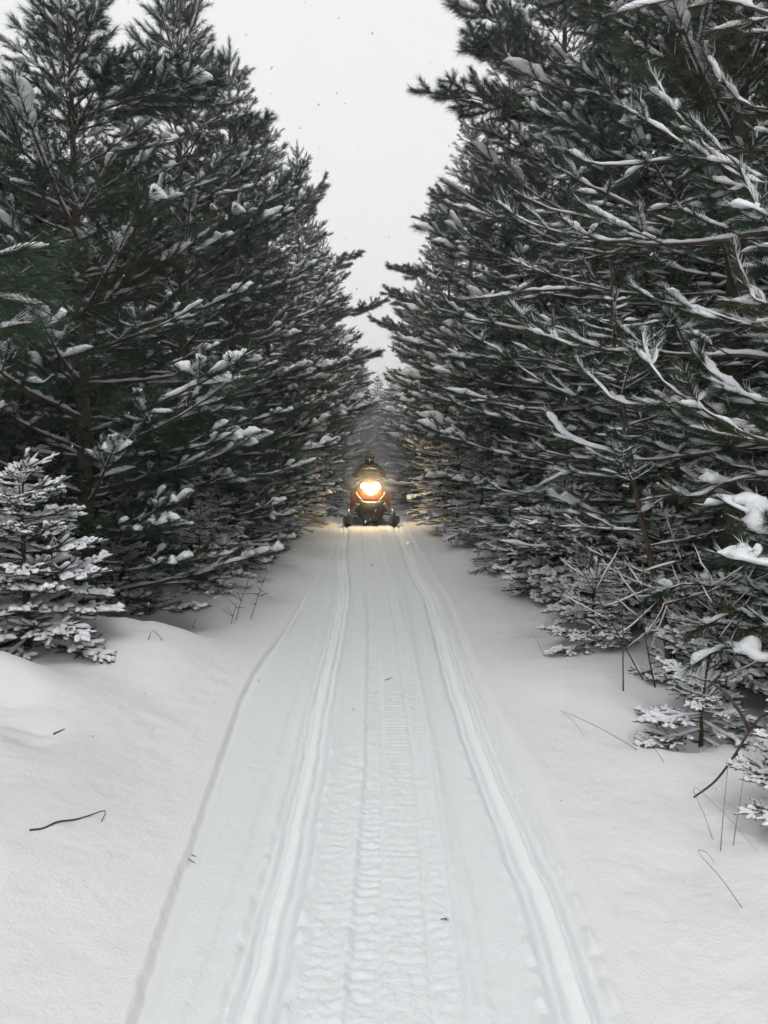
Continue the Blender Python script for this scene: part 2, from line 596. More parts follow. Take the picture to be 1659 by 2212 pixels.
SPRUCE_FAR = dict(SPRUCE, nw=0.009, nl=0.024, nd=150, k=3, ks=5, seg=0.06, maxlvl=1, node=0.062, sw=0.015, sh=0.014, lat=0.6, clump=0.06)



def grow(pl, P, r0, lvl, par, rng, zone=None, kids=True, org=None):
    L = length(P)
    if org is None:
        org = (P[0], L)
    rel = min(1.2, float(np.linalg.norm(0.4 * P[0] + 0.6 * P[-1] - org[0])) / org[1])
    open_ = 1.0 if par['zone'] < 0.3 or par['nl'] < 0.05 else (0.12 + 1.15 * float(sstep(0.30, 0.85, rel)))
    n = len(P)
    r = np.linspace(r0, 0.0022 if lvl else 0.003, n)
    if par['k'] > 3 or lvl < 2:
        st = 1 if par['k'] > 3 else 2
        ii = sorted(set(list(range(0, n, st)) + [n - 1]))
        add_tube(pl.W, P[ii], r[ii], par['k'])
    z = min(L, (par['zone'] if zone is None else zone) * rng.uniform(0.8, 1.25))
    el = abs((P[-1] - P[0])[2]) / (L + 1e-6)
    hold = max(0.0, 1 - el ** 2) ** 0.8
    laden = rng.random() < par['snow'] * ((1.2, 0.95, 0.40, 0.4) if par['nl'] > 0.05 else (1.2, 0.95, 0.55, 0.5))[min(lvl, 3)] * (0.25 + 0.75 * hold) * (open_ if lvl else 1.0)
    Q = resample(P, max(6, int(L / par['seg']) + 3))
    q = Q[-max(3, int(len(Q) * z / L + 0.5)):]
    add_needles(pl, q, int(par['nd'] * z) + 4, par['nl'], par['nw'], par['ang'], rng, par['frost'] * (1.0 if laden else 0.2), par['droop'])
    if laden:
        # a ridge along the whole shoot, sometimes broken, wider out in the needles
        n_ = len(Q)
        s_ = np.linspace(0, 1, n_)
        rr = np.linspace(r0, 0.002, n_)
        inn = sstep(1 - z / L - 0.05, 1 - z / L + 0.15, s_)
        w = rr * 0.9 + 0.004 + par['sw'] * (0.35 + 0.65 * inn) * rng.uniform(0.75, 1.2)
        h = (rr * 0.6 + par['sh'] * (0.6 + 0.4 * inn) * rng.uniform(0.7, 1.25)) * hold
        base = Q + np.array([0, 0, 1.0]) * (rr * 0.5 + 0.003)[:, None]
        cuts = [0, n_]
        if n_ > 14 and rng.random() < 0.6:
            c = int(rng.integers(5, n_ - 5))
            cuts = [0, c, n_]
        for i0, i1 in zip(cuts[:-1], cuts[1:]):
            if i1 - i0 >= 5 and not (len(cuts) == 3 and i0 == 0 and rng.random() < 0.35):
                add_snow(pl.S, base[i0:i1], w[i0:i1], h[i0:i1], rng, par['ks'], 0.4, par['rough'])
        # heavier pads out on the bough ends
        pine_ = par['nl'] > 0.05
        if rng.random() < par['clump'] * hold * (1.9 if lvl else 2.1) * min(1.0, open_):
            m = max(7, int(n_ * (rng.uniform(0.4, 0.75) if lvl else rng.uniform(0.22, 0.42))))
            if L * m / n_ > (0.12 if pine_ else 0.05):
                pw_ = (par['sw'] * rng.uniform(1.5, 3.0) if lvl else par['sw'] * rng.uniform(2.4, 4.0))
                ph_ = pw_ * rng.uniform(0.50, 0.85) * hold
                if not pine_:
                    pw_ = par['sw'] * rng.uniform(1.3, 2.0)
                    ph_ = pw_ * rng.uniform(0.85, 1.15) * hold
                up_ = np.linspace(0.55, 1.0, m)
                mm = max(10, m) if par['k'] > 3 else 7
                add_snow(pl.S, resample(base[-m:], mm) + [0, 0, 0.004], pw_ * np.interp(np.linspace(0, 1, mm), np.linspace(0, 1, m), up_), ph_, rng, par['ks'] + (2 if par['k'] > 3 else 1), 0.35, par['rough'] * 1.5)
    if not kids or lvl >= par['maxlvl'] or L < par['minl']:
        return
    s = L * (0.22 if lvl == 0 else 0.3) * rng.uniform(0.7, 1.2)
    D = np.concatenate([[0], np.cumsum(np.linalg.norm(np.diff(P, axis=0), axis=1))])
    while s < L - 0.06:
        p = np.array([np.interp(s, D, P[:, i]) for i in range(3)])
        q2 = np.array([np.interp(min(L, s + 0.04), D, P[:, i]) for i in range(3)])
        t = unit(q2 - p)
        az, e = math.atan2(t[1], t[0]), math.asin(np.clip(t[2], -1, 1))
        nk = par['kids'] + (1 if lvl == 0 and rng.random() < 0.35 and par['nl'] > 0.05 else 0)
        for j in range(nk):
            sg = 1 if j == 0 else (-1 if j == 1 else rng.choice([-1, 1]) * 0.35)
            if rng.random() < 0.12:
                continue
            a2 = az + sg * rng.normal(par['spread'], 0.14)
            Lk = ((L - s) * par['lat'] + 0.05) * rng.uniform(0.65, 1.2)
            if lvl == 0:
                Lk = min(Lk, par['cap'])
            Lk = max(Lk, par['minl'] * 0.6)
            e0 = e * 0.6 + rng.normal(0.05, 0.12) + (0.35 if j == 2 else 0)
            nn = max(4, int(Lk / (par['seg'] * 1.5)) + 2)
            K = arc(rng, p, a2, e0, e0 + rng.normal(0.16, 0.12), Lk, nn, 0.10)
            grow(pl, K, max(0.003, r0 * 0.45 * (Lk / L) ** 0.5 + 0.001), lvl + 1, par, rng, zone, True, org)
        s += par['node'] * rng.uniform(0.75, 1.3)


def pine_branch(seed, L, e0, e1, par, r0=None):
    rng = np.random.default_rng(seed)
    pl = Plant()
    P = arc(rng, np.zeros(3), 0.0, e0, e1, L, max(8, int(L / 0.11)), 0.09)
    grow(pl, P, r0 or (0.006 + 0.0085 * L), 0, par, rng)
    return pl


def pine_top(seed, L, par):
    rng = np.random.default_rng(seed)
    pl = Plant()
    P = arc(rng, np.zeros(3), 0.0, math.pi / 2 - 0.04, math.pi / 2 - 0.02, L, 9, 0.03)
    grow(pl, P, 0.012, 3, par, rng)
    a0 = rng.uniform(0, 6.28)
    for h, k, l in ((0.02, 5, 0.62), (0.45, 5, 0.36)):
        for i in range(k):
            p = np.array([0, 0, L * h])
            K = arc(rng, p, a0 + h * 3 + i * 6.28 / k + rng.normal(0, .2), 0.75 + h * .35, 1.15, L * l * rng.uniform(.85, 1.1), 7, 0.05)
            grow(pl, K, 0.008, 2 if h > .3 else 1, par, rng)
    return pl


class Kit:
    """three shared meshes of one branch and its raw arrays"""
    def __init__(self, pl, L, needle_mat, meshes=True):
        self.L = L
        self.raw = (pl.W.arrays(), pl.N.arrays(), pl.S.arrays())
        if meshes:
            self.me = (pl.W.mesh("branch", M_BARK), pl.N.mesh("needles", needle_mat), pl.S.mesh("snow_load", M_SNOW, True))


R_ = math.radians
kits = dict(
    low=[Kit(pine_branch(100 + i, 1.9 + 0.1 * i, R_(9 - i), R_(22), PINE), 1.9 + 0.1 * i, M_PINE) for i in range(5)],
    bare=[Kit(pine_branch(140 + i, 1.9 + 0.1 * i, R_(2), R_(14), BARE), 1.9 + 0.1 * i, M_PINE) for i in range(4)],
    mid=[Kit(pine_branch(200 + i, 1.45 + 0.06 * i, R_(18 + 2 * i), R_(34), DENSE), 1.45 + 0.06 * i, M_PINE) for i in range(6)],
    up=[Kit(pine_branch(300 + i, 0.9, R_(36 + 3 * i), R_(58), DENSE), 0.9, M_PINE) for i in range(4)],
    top=[Kit(pine_top(400 + i, 0.8, DENSE), 0.8, M_PINE) for i in range(2)],
    flow=[Kit(pine_branch(500 + i, 1.9, R_(4 - i), R_(16), FAR), 1.9, M_PINE, False) for i in range(4)],
    fmid=[Kit(pine_branch(540 + i, 1.5, R_(16), R_(28), FAR), 1.5, M_PINE, False) for i in range(4)],
    fup=[Kit(pine_branch(580 + i, 0.9, R_(38), R_(58), FAR), 0.9, M_PINE, False) for i in range(3)],
    ftop=[Kit(pine_top(600 + i, 0.8, FAR), 0.8, M_PINE, False) for i in range(1)],
    spr=[Kit(pine_branch(700 + i, 0.7, R_(6 - 3 * i), R_(2 + 2 * i), SPRUCE, 0.009), 0.7, M_SPRUCE) for i in range(5)],
    sprtop=[Kit(pine_branch(760, 0.35, R_(86), R_(88), SPRUCE, 0.007), 0.35, M_SPRUCE)],
    fspr=[Kit(pine_branch(800 + i, 0.75, R_(8 - 3 * i), R_(4), SPRUCE_FAR, 0.009), 0.75, M_SPRUCE, False) for i in range(5)],
    fsprtop=[Kit(pine_branch(860, 0.4, R_(86), R_(88), SPRUCE_FAR, 0.007), 0.4, M_SPRUCE, False)],
)


def pine_plan(H, R, rng, z0=0.18, gap=0.37, per=5, style='low', pre=''):
    """list of (kit, height, azimuth, tilt, scale)"""
    out = []
    z, a0 = z0, rng.uniform(0, 6.28)
    while z < H - 0.75:
        rel = z / H
        Lw = R * (min(1.0, 0.70 + 0.9 * rel / 0.45) if rel < 0.45 else 1.0) * (1 - max(0, rel - 0.30) / 0.70) ** 0.92 + 0.20
        k = per + (1 if rng.random() < 0.5 else 0)
        for i in range(k):
            l = Lw * rng.uniform(0.62, 1.22)
            if rel > 0.80 or l < 0.75:
                c = 'up'
            elif rel > 0.42:
                c = 'mid'
            else:
                c = style if not pre else 'low'
            kit = kits[pre + c][int(rng.integers(len(kits[pre + c])))]
            out.append((kit, z + rng.uniform(-0.09, 0.09), a0 + i * 6.283 / k + rng.normal(0, 0.22), rng.normal(0.14 if rel < 0.12 else 0.0, 0.08), l / kit.L))
        a0 += 0.7
        z += gap * rng.uniform(0.8, 1.2) * (1.0 if rel < 0.7 else 0.8)
    kt = kits[pre + 'top'][int(rng.integers(len(kits[pre + 'top'])))]
    out.append((kt, H - 0.8, rng.uniform(0, 6.28), 0.0, 1.0))
    return out


def spruce_plan(H, R, rng, pre='', gap=0.088, per=5):
    out = []
    z, a0 = 0.06, rng.uniform(0, 6.28)
    K = kits[pre + 'spr']
    while z < H - 0.16:
        rel = z / H
        for i in range(per):
            l = (R * (1 - rel) ** 0.85 * (0.8 + 0.2 * min(1, rel / 0.15)) + 0.07) * rng.uniform(0.75, 1.12)
            kit = K[int(rng.integers(len(K)))]
            out.append((kit, z + rng.uniform(-0.07, 0.07), a0 + i * 6.283 / per + rng.normal(0, 0.2), rng.normal(0.28 - 0.75 * rel, 0.10), l / kit.L))
        a0 += 0.5
        z += gap * rng.uniform(0.8, 1.2)
    kt = kits[pre + 'sprtop'][0]
    out.append((kt, H - kt.L, 0, 0.0, 1.0))
    return out


def plan_matrix(z, az, tilt, s):
    return Matrix.Translation((0, 0, z)) @ Matrix.Rotation(az, 4, 'Z') @ Matrix.Rotation(tilt, 4, 'Y') @ Matrix.Scale(s, 4)


def trunk_mesh(H, r, rng, lean=0.03):
    b = Buf()
    n = 14
    t = np.linspace(0, 1, n)
    P = np.stack([np.cumsum(rng.normal(0, lean * 0.3, n)) * t, np.cumsum(rng.normal(0, lean * 0.3, n)) * t, -0.3 + t * (H + 0.1)], 1)
    P[:, :2] -= P[0, :2]
    P[:, :2] *= 0.5
    add_tube(b, P, r * (1 - 0.93 * t) * rng.uniform(0.92, 1.08, n), 9)
    return b.mesh("trunk", M_BARK, True)


def tree_of_branches(name, x, y, plan, H, r, rng, label, cat, group=None, back=1.0, away=None):
    root = obj(name, None, None, (x, y, gz(x, y)), label, cat, group)
    root.empty_display_size = 0.2
    obj("trunk", trunk_mesh(H, r, rng), root)
    for kit, z, az, tilt, s in plan:
        o = obj("branch", kit.me[0], root)
        o.matrix_local = plan_matrix(z, az, tilt, s)
        obj("needles", kit.me[1], o, kind="stuff")
        obj("snow_load", kit.me[2], o, kind="stuff")
    return root


def joined_tree(plan, H, r, rng, needle_mat):
    bufs = [Buf(), Buf(), Buf()]
    for kit, z, az, tilt, s in plan:
        M = plan_matrix(z, az, tilt, s)
        for b, raw in zip(bufs, kit.raw):
            b.add_arrays(raw, M)
    return (trunk_mesh(H, r, rng), bufs[0].mesh("limbs", M_BARK), bufs[1].mesh("crown", needle_mat), bufs[2].mesh("snow_load", M_SNOW, True))


def place_joined(name, protos, x, y, s, rz, label, cat, group=None, z=None):
    root = obj(name, None, None, (x, y, gz(x, y) if z is None else z), label, cat, group)
    root.rotation_euler = (0, 0, rz)
    root.scale = s if isinstance(s, tuple) else (s, s, s)
    obj("trunk", protos[0], root)
    for nm, me in zip(("limbs", "crown", "snow_load"), protos[1:]):
        o = obj(nm, me, root)
        o["kind"] = "stuff"
    return root

# ------------------------------------------------------------------ the pines: near ones branch by branch
rng = np.random.default_rng(7)
near_pines = [
    # x, y, H, R, style, label, per
    (-2.95, 7.6, 6.45, 1.95, 'low', "young pine with a fan of upright top shoots, in front at the upper left", 6),
    (-4.35, 8.4, 6.0, 1.8, 'low', "snow-clumped pine at the left picture edge beside the fan-topped pine", 5),
    (-4.3, 5.6, 4.4, 1.5, 'low', "shorter pine at the left edge standing behind the small snowy spruce", 5),
    (-2.75, 10.6, 7.9, 2.0, 'low', "dense pine just behind the fan-topped pine, left of the trail", 5),
    (-2.65, 13.6, 8.5, 1.95, 'low', "third pine in the row along the left side of the trail", 5),
    (3.0, 6.7, 8.6, 1.7, 'bare', "pine with long bare snow-lined limbs, second from the camera on the right", 5),
    (3.05, 9.2, 9.4, 2.05, 'bare', "tall pine filling the upper right behind the bare-limbed pines", 6),
    (2.75, 12.2, 10.2, 2.1, 'low', "tall pine right of the trail whose bough reaches farthest into the sky gap", 5),
]
PT = {}
for x, y, H, R, style, lab, per in near_pines:
    PT[(x, y)] = tree_of_branches("pine_tree", x, y, pine_plan(H, R, rng, style=style, per=per), H, 0.05 + 0.007 * H, rng, lab, "pine tree", "pines along the trail")


def limb(root, pts, y0, y1, par, seed, r0=0.016, zone=None, start=None):
    """one long limb of a near tree, laid through measured points; y0..y1 is its distance from root to tip"""
    rg = np.random.default_rng(seed)
    n = len(pts)
    W = [at(px, py, y0 + (y1 - y0) * i / (n - 1)) for i, (px, py) in enumerate(pts)]
    if start is not None:
        W.insert(0, Vector(start))
    P = np.array([tuple(p - root.location) for p in W])
    L = length(P)
    P = spline(P, max(10, int(L / 0.10)))
    P = P + np.concatenate([[0], rg.normal(0, 0.004, len(P) - 1)])[:, None] * np.array([0.3, 1, 1])
    pl = Plant()
    grow(pl, P, r0, 0, par, rg, zone)
    o = obj("branch", pl.W.mesh("branch", M_BARK), root)
    o.matrix_local = (root.rotation_euler.to_matrix().to_4x4() @ Matrix.Diagonal(root.scale).to_4x4()).inverted()
    obj("needles", pl.N.mesh("needles", M_PINE), o, kind="stuff")
    obj("snow_load", pl.S.mesh("snow_load", M_SNOW, True), o, kind="stuff")


# the bare-limbed pine at the right picture edge
rx, ry = 3.15, 4.9
plan = [b for b in pine_plan(8.2, 1.5, rng, style='bare') if math.cos(b[2]) > -0.25]
r1 = tree_of_branches("pine_tree", rx, ry, plan, 8.2, 0.11, rng, "pine just outside the right picture edge whose long snow-lined limbs cross the view", "pine tree", "pines along the trail")
HEAVY = dict(BARE, sw=0.013, sh=0.019, snow=1.0, ks=9, seg=0.022, nw=0.0038, nd=720, frost=0.34)
LIMBS = [
    ([(1659, 324), (1538, 334), (1402, 352), (1292, 357), (1235, 335)], 4.9, 5.2, 0.020),
    ([(1659, 504), (1558, 520), (1441, 529), (1343, 523), (1245, 514), (1187, 496), (1128, 474), (1075, 440)], 4.9, 5.5, 0.021),
    ([(1659, 234), (1597, 219), (1558, 184), (1528, 120)], 4.8, 4.9, 0.013),
    ([(1659, 400), (1585, 379), (1546, 348), (1480, 316), (1421, 277), (1340, 228)], 4.6, 4.9, 0.014),
    ([(1659, 390), (1600, 370), (1538, 332), (1487, 273), (1452, 234), (1400, 145)], 4.7, 5.1, 0.013),
    ([(1659, 773), (1558, 769), (1441, 765), (1343, 759), (1245, 750), (1187, 726), (1148, 703), (1105, 662)], 4.8, 5.4, 0.020),
    ([(1659, 953), (1577, 918), (1519, 886), (1441, 832), (1402, 781), (1388, 725)], 4.3, 4.7, 0.017),
    ([(1659, 960), (1600, 930), (1538, 906), (1441, 878), (1343, 871), (1300, 839), (1245, 780)], 4.6, 5.0, 0.015),
    ([(1659, 960), (1590, 970), (1511, 980), (1441, 992), (1363, 992), (1304, 972), (1226, 949), (1178, 890)], 5.0, 5.6, 0.014),
    ([(1659, 710), (1577, 691), (1480, 664), (1413, 648), (1360, 610)], 4.7, 5.1, 0.014),
    ([(1659, 470), (1636, 440), (1610, 395), (1600, 360)], 4.0, 4.1, 0.011),
    ([(1659, 660), (1620, 620), (1590, 560), (1585, 530)], 4.2, 4.2, 0.010),
    ([(1659, 1156), (1636, 1117), (1597, 1088), (1519, 1093)], 4.1, 4.3, 0.016),
    ([(1659, 1222), (1597, 1203), (1545, 1205)], 3.9, 4.1, 0.016),
    ([(1659, 1340), (1600, 1320), (1540, 1345), (1490, 1372)], 4.3, 4.6, 0.013),
    ([(1659, 30), (1600, 10), (1500, -5), (1400, 10), (1330, 30)], 4.7, 5.2, 0.016),
    ([(1659, 1430), (1600, 1405), (1540, 1410), (1490, 1440)], 4.1, 4.3, 0.011),
    ([(1659, 1290), (1580, 1268), (1480, 1262), (1400, 1290)], 4.7, 5.0, 0.012),
    ([(1659, 1100), (1560, 1062), (1450, 1072), (1380, 1112)], 5.0, 5.4, 0.013),
    ([(1659, 1030), (1570, 1040), (1500, 1075), (1440, 1060)], 4.6, 4.9, 0.012),
    ([(1659, 870), (1600, 850), (1530, 800), (1490, 740)], 4.5, 4.7, 0.012),
]
for i, (pts, y0, y1, r0) in enumerate(LIMBS):
    heavy = i in (12, 13)
    z_ = at(pts[0][0], pts[0][1], y0).z
    par = dict(HEAVY, sw=0.026, sh=0.022, clump=0.2, rough=0.22, frost=0.15) if heavy else HEAVY
    limb(r1, pts, y0, y1, par, 900 + i, r0, zone=0.45 if heavy else None, start=(rx - 0.05, ry, max(0.4, z_ - 0.05)))

# the second bare pine, a little farther
r2x, r2y = 2.75, 7.4
plan = [b for b in pine_plan(8.8, 1.6, rng, style='bare', per=4)]
r2 = tree_of_branches("pine_tree", r2x, r2y, plan, 8.8, 0.10, rng, "pine between the bare-limbed pines on the right, its limbs curving up at the tips", "pine tree", "pines along the trail")
for i, (pts, y0, y1, r0) in enumerate([
    ([(1390, 640), (1277, 627), (1167, 627), (1080, 640), (1005, 648)], 7.2, 6.8, 0.016),
    ([(1400, 530), (1300, 480), (1200, 455), (1120, 420)], 7.2, 6.9, 0.015),
    ([(1245, 800), (1187, 781), (1109, 769), (1050, 742), (1005, 715)], 7.2, 6.8, 0.015),
    ([(1402, 1007), (1355, 1035), (1284, 1027), (1226, 1023), (1160, 1052)], 6.4, 6.2, 0.014),
    ([(1400, 900), (1320, 880), (1220, 850), (1130, 800), (1090, 760)], 7.0, 6.6, 0.015),
    ([(1420, 1130), (1330, 1120), (1240, 1090), (1150, 1060)], 6.8, 6.3, 0.014),
]):
    limb(r2, pts, y0, y1, HEAVY, 950 + i, r0, zone=0.24, start=(r2x - 0.04, r2y, at(pts[0][0], pts[0][1], y0).z - 0.05))

# slender pine sapling whose dark stem shows at the right
sp0 = on_plane(1448, 1483, 0.12)
sap = obj("pine_sapling", None, None, (sp0.x, sp0.y, gz(sp0.x, sp0.y)), "slender pine sapling with a thin dark leaning stem, right of the trail", "sapling")
b = Buf()
SP = np.array([tuple(at(px, py, yy) - sap.location) for px, py, yy in ((1450, 1500, sp0.y), (1437, 1362, sp0.y), (1396, 1167, sp0.y + .05), (1372, 1050, sp0.y + .1), (1345, 867, sp0.y + .15), (1325, 700, sp0.y + .2), (1320, 560, sp0.y + .2))])
SP = spline(SP, 30)
add_tube(b, SP, np.linspace(0.026, 0.008, 30), 7)
obj("trunk", b.mesh("trunk", M_BARK, True), sap)
rg = np.random.default_rng(5)
for i in range(16):
    j = int(6 + i * 1.4)
    kit = kits['bare'][i % 4]
    o = obj("branch", kit.me[0], sap)
    o.matrix_local = Matrix.Translation(SP[j]) @ Matrix.Rotation(rg.uniform(0, 6.28), 4, 'Z') @ Matrix.Rotation(rg.normal(-0.15, .12), 4, 'Y') @ Matrix.Scale(rg.uniform(0.3, 0.5), 4)
    obj("needles", kit.me[1], o, kind="stuff")
    obj("snow_load", kit.me[2], o, kind="stuff")

# close pine at the left edge: only the ends of its boughs enter the picture
nx, ny = -2.75, 2.3
r0_ = tree_of_branches("pine_tree", nx, ny, [b for b in pine_plan(5.4, 1.5, rng) if math.cos(b[2]) < 0.1 and b[1] > 1.0], 5.4, 0.09, rng,
                       "pine at the left edge closest to the camera, only its long-needled bough tips in view", "pine tree", "pines along the trail")
CLOSE = dict(DENSE, snow=0.55, sw=0.010, sh=0.010, clump=0.0, nl=0.14, nd=640, nw=0.0022, zone=0.5, frost=0.05, maxlvl=1, ang=0.6)
for i, pts in enumerate(([(-330, 640), (-150, 630), (0, 622), (105, 628)], [(-330, 770), (-120, 735), (0, 712), (75, 700)], [(-330, 560), (-150, 560), (-20, 552), (50, 540)])):
    limb(r0_, pts, 2.3, 2.1, dict(CLOSE, kids=1), 980 + i, 0.012, start=(nx + 0.05, ny, at(-330, pts[0][1], 2.3).z - 0.1))

# ------------------------------------------------------------------ farther pines share three crowns
protos = []
for i in range(3):
    rg = np.random.default_rng(1000 + i)
    protos.append(joined_tree(pine_plan(9.0, 2.0, rg, pre='f', gap=0.38, per=5), 9.0, 0.12, rg, M_PINE))
row = [
    (-2.6, 17.4, 9.0, "fourth pine in the row along the left side of the trail"),
    (-2.35, 21.5, 9.9, "fifth pine in the left row, its upright tip standing against the sky"),
    (-2.45, 26.0, 9.3, "sixth pine in the left row, just behind the snowmobile"),
    (-2.45, 31.5, 10.2, "seventh pine in the left row, with boughs reaching over the trail"),
    (-2.9, 37.0, 10.2, "last pine in the left row where the trail closes"),
    (2.45, 15.6, 10.3, "pine right of the trail, next after the one reaching farthest into the sky"),
    (2.15, 19.5, 10.0, "pine in the right row beside the snowmobile"),
    (2.0, 24.0, 9.4, "pine in the right row, first behind the snowmobile"),
    (1.8, 29.0, 9.3, "pine in the right row, second behind the snowmobile"),
    (1.75, 35.5, 9.6, "last pine in the right row where the trail closes"),
]
for i, (x, y, H, lab) in enumerate(row):
    s = H / 9.0
    PT[(x, y)] = place_joined("pine_tree", protos[i % 3], x, y, (min(s, 1.0) * 0.98, min(s, 1.0) * 0.98, s), (2.2 if i == 0 else 0.9 + i * 2.1), lab, "pine tree", "pines along the trail")
# long boughs that break the outline against the sky
SKYB = dict(DENSE, seg=0.05, nw=0.0065, nd=520, nl=0.14, snow=0.6, spread=0.6, lat=0.62, node=0.22, cap=0.62, minl=0.3)
for i, (key, pts, y0, y1) in enumerate((
    ((2.75, 12.2), [(1150, 255), (1050, 220), (965, 205), (892, 195)], 11.9, 11.2),
    ((2.75, 12.2), [(1160, 110), (1090, 60), (1020, 25), (960, -5)], 11.9, 11.2),
    ((2.75, 12.2), [(1170, 180), (1100, 130), (1040, 95), (1020, 70)], 11.9, 10.8),
    ((3.05, 9.2), [(1330, 30), (1250, -10), (1180, -40), (1120, -70)], 9.0, 8.6),
    ((2.15, 19.5), [(1000, 505), (960, 495), (925, 480), (893, 468)], 19.4, 19.0),
    ((2.15, 19.5), [(1005, 450), (970, 435), (940, 425), (930, 420)], 19.4, 18.7),
    ((2.0, 24.0), [(950, 600), (907, 592), (870, 583), (838, 573)], 23.9, 23.2),
    ((2.0, 24.0), [(950, 690), (907, 666), (865, 642), (828, 618)], 23.9, 23.0),
    ((1.8, 29.0), [(925, 735), (893, 722), (845, 705), (797, 684)], 28.9, 28.0),
    ((-2.35, 21.5), [(650, 500), (660, 448), (682, 415), (703, 383)], 21.3, 21.0),
    ((-2.6, 17.4), [(605, 470), (615, 420), (640, 380), (655, 350)], 17.3, 16.8),
    ((-2.45, 26.0), [(675, 600), (705, 585), (745, 560), (783, 542)], 25.8, 25.2),
    ((-2.45, 26.0), [(675, 700), (715, 685), (775, 668), (838, 648)], 25.8, 24.8),
    ((-2.35, 21.5), [(655, 800), (721, 785), (770, 775), (828, 757)], 21.3, 20.6),
    ((-2.65, 13.6), [(512, 320), (535, 290), (565, 262), (588, 245)], 13.4, 12.9),
    ((-2.75, 10.6), [(405, 210), (425, 170), (445, 135), (458, 108)], 10.5, 10.1),
    ((-2.95, 7.6), [(190, 250), (290, 215), (390, 190), (470, 175)], 7.5, 7.2),
)):
    tr = PT[key]
    limb(tr, pts, y0, y1, SKYB, 1200 + i, 0.016, zone=0.62, start=(key[0], key[1], at(pts[0][0], pts[0][1], y0).z - 0.12))
rg = np.random.default_rng(77)
for side in (-1, 1):
    y = 4.0 if side > 0 else 9.5
    k = 0
    while y < 33:
        x = side * rg.uniform(4.6, 5.6) - 0.012 * y
        s = rg.uniform(0.85, 1.1) if side > 0 else rg.uniform(0.62, 0.72) + 0.010 * y
        place_joined("pine_tree", protos[k % 3], x, y, s, rg.uniform(0, 6.28),
                     "pine in the dense second row behind the trailside pines, " + ("left" if side < 0 else "right") + " side",
                     "pine tree", "second row of pines, " + ("left" if side < 0 else "right") + " side")
        k += 1
        y += rg.uniform(2.6, 3.6) * (1 + y * 0.02)
for i, (x, y) in enumerate(((6.9, 7.0), (7.0, 11.0), (6.8, 15.5), (6.4, 21.0), (-6.8, 10.5), (-6.9, 15.0), (-6.6, 21.0))):
    sd = "left" if x < 0 else "right"
    place_joined("pine_tree", protos[i % 3], x, y, rg.uniform(.9, 1.1) * (1 if x > 0 else 0.72), rg.uniform(0, 6.28), "pine deep in the stand, behind the second row, " + sd + " of the trail", "pine tree", "deep pines, " + sd + " side")
for i, (x, y, s) in enumerate(((-1.5, 52, 0.72), (0.5, 55, 0.80), (-3.4, 54, 0.95), (2.6, 52, 0.95), (-0.5, 60, 0.85), (4.4, 58, 1.0), (-5.2, 55, 1.0), (-1.9, 66, 1.05))):
    place_joined("pine_tree", protos[i % 3], x, y, s, rg.uniform(0, 6.28), "hazy pine closing the far end of the trail behind the rider", "pine tree", "pines closing the far end")

# ------------------------------------------------------------------ spruces under the pines
near_spruces = [
    (-2.52, 5.35, 1.45, 0.85, "small snow-laden spruce at the left edge, leaning over the snow mound"),
    (-3.05, 4.75, 0.9, 0.6, "half-buried spruce tip sticking out of the drift at the left edge"),
    (1.95, 8.3, 1.5, 0.95, "low spruce with boughs spread over the snow, right of the trail at mid distance"),
    (1.68, 6.05, 0.75, 0.42, "knee-high snowy spruce seedling on the right bank"),
    (1.86, 4.38, 0.55, 0.45, "squat snow-covered spruce with a dark hollow under it, right foreground"),
    (1.84, 3.25, 0.62, 0.38, "small spruce cut by the right picture edge beside the straw stalks"),
    (2.25, 5.3, 0.7, 0.5, "buried little spruce behind the squat one on the right"),
    (-2.75, 7.9, 0.9, 0.65, "bushy spruce in the dark hollow under the fan-topped pine"),
    (-2.1, 8.7, 0.9, 0.7, "low dark spruce between the hollow and the weeds on the left"),
    (2.35, 6.5, 1.1, 0.7, "spruce in the undergrowth behind the leaning sapling stem, right"),
    (1.95, 7.2, 0.8, 0.6, "small spruce next beyond the seedling on the right bank"),
    (2.2, 4.95, 0.8, 0.55, "spruce just behind the squat snow-covered one, touching the leafless saplings"),
    (2.35, 3.75, 0.8, 0.55, "spruce at the right edge between the squat one and the straw stalks"),
    (2.65, 4.6, 1.0, 0.6, "spruce at the right edge behind the squat snow-covered one"),
    (-2.15, 9.9, 1.25, 0.75, "low spruce under the pine boughs on the left bank, beside the weeds"),
]
for x, y, H, R, lab in near_spruces:
    tree_of_branches("spruce_tree", x, y, spruce_plan(H, R, rng), H, 0.018 + 0.012 * H, rng, lab, "spruce tree", "small spruces under the pines")
sprotos = []
for i in range(2):
    rg2 = np.random.default_rng(1100 + i)
    sprotos.append(joined_tree(spruce_plan(2.4, 0.95, rg2, 'f', 0.17, 6), 2.4, 0.04, rg2, M_SPRUCE))
srow = [(-2.0, 12.2, .62, "first"), (-2.05, 14.6, .75, "second"), (-1.95, 17.0, 1.0, "third"), (-2.0, 20.0, 1.25, "fourth"), (-2.2, 23.5, 1.45, "fifth"), (-2.3, 27.5, 1.5, "sixth"),
        (1.75, 10.6, .72, "first"), (1.65, 12.9, .9, "second"), (1.5, 15.6, 1.05, "third"), (1.35, 18.6, 1.15, "fourth"), (1.3, 22.0, 1.35, "fifth"), (1.15, 26.5, 1.5, "sixth"), (1.2, 31, 1.7, "seventh"),
        (-2.9, 11.6, .9, "inner first"), (-3.1, 15.5, 1.2, "inner second"), (2.7, 10.6, 1.0, "inner first"), (2.6, 14.2, 1.2, "inner second"), (3.6, 7.6, 0.9, "inner third"), (4.2, 5.6, 0.9, "inner fourth")]
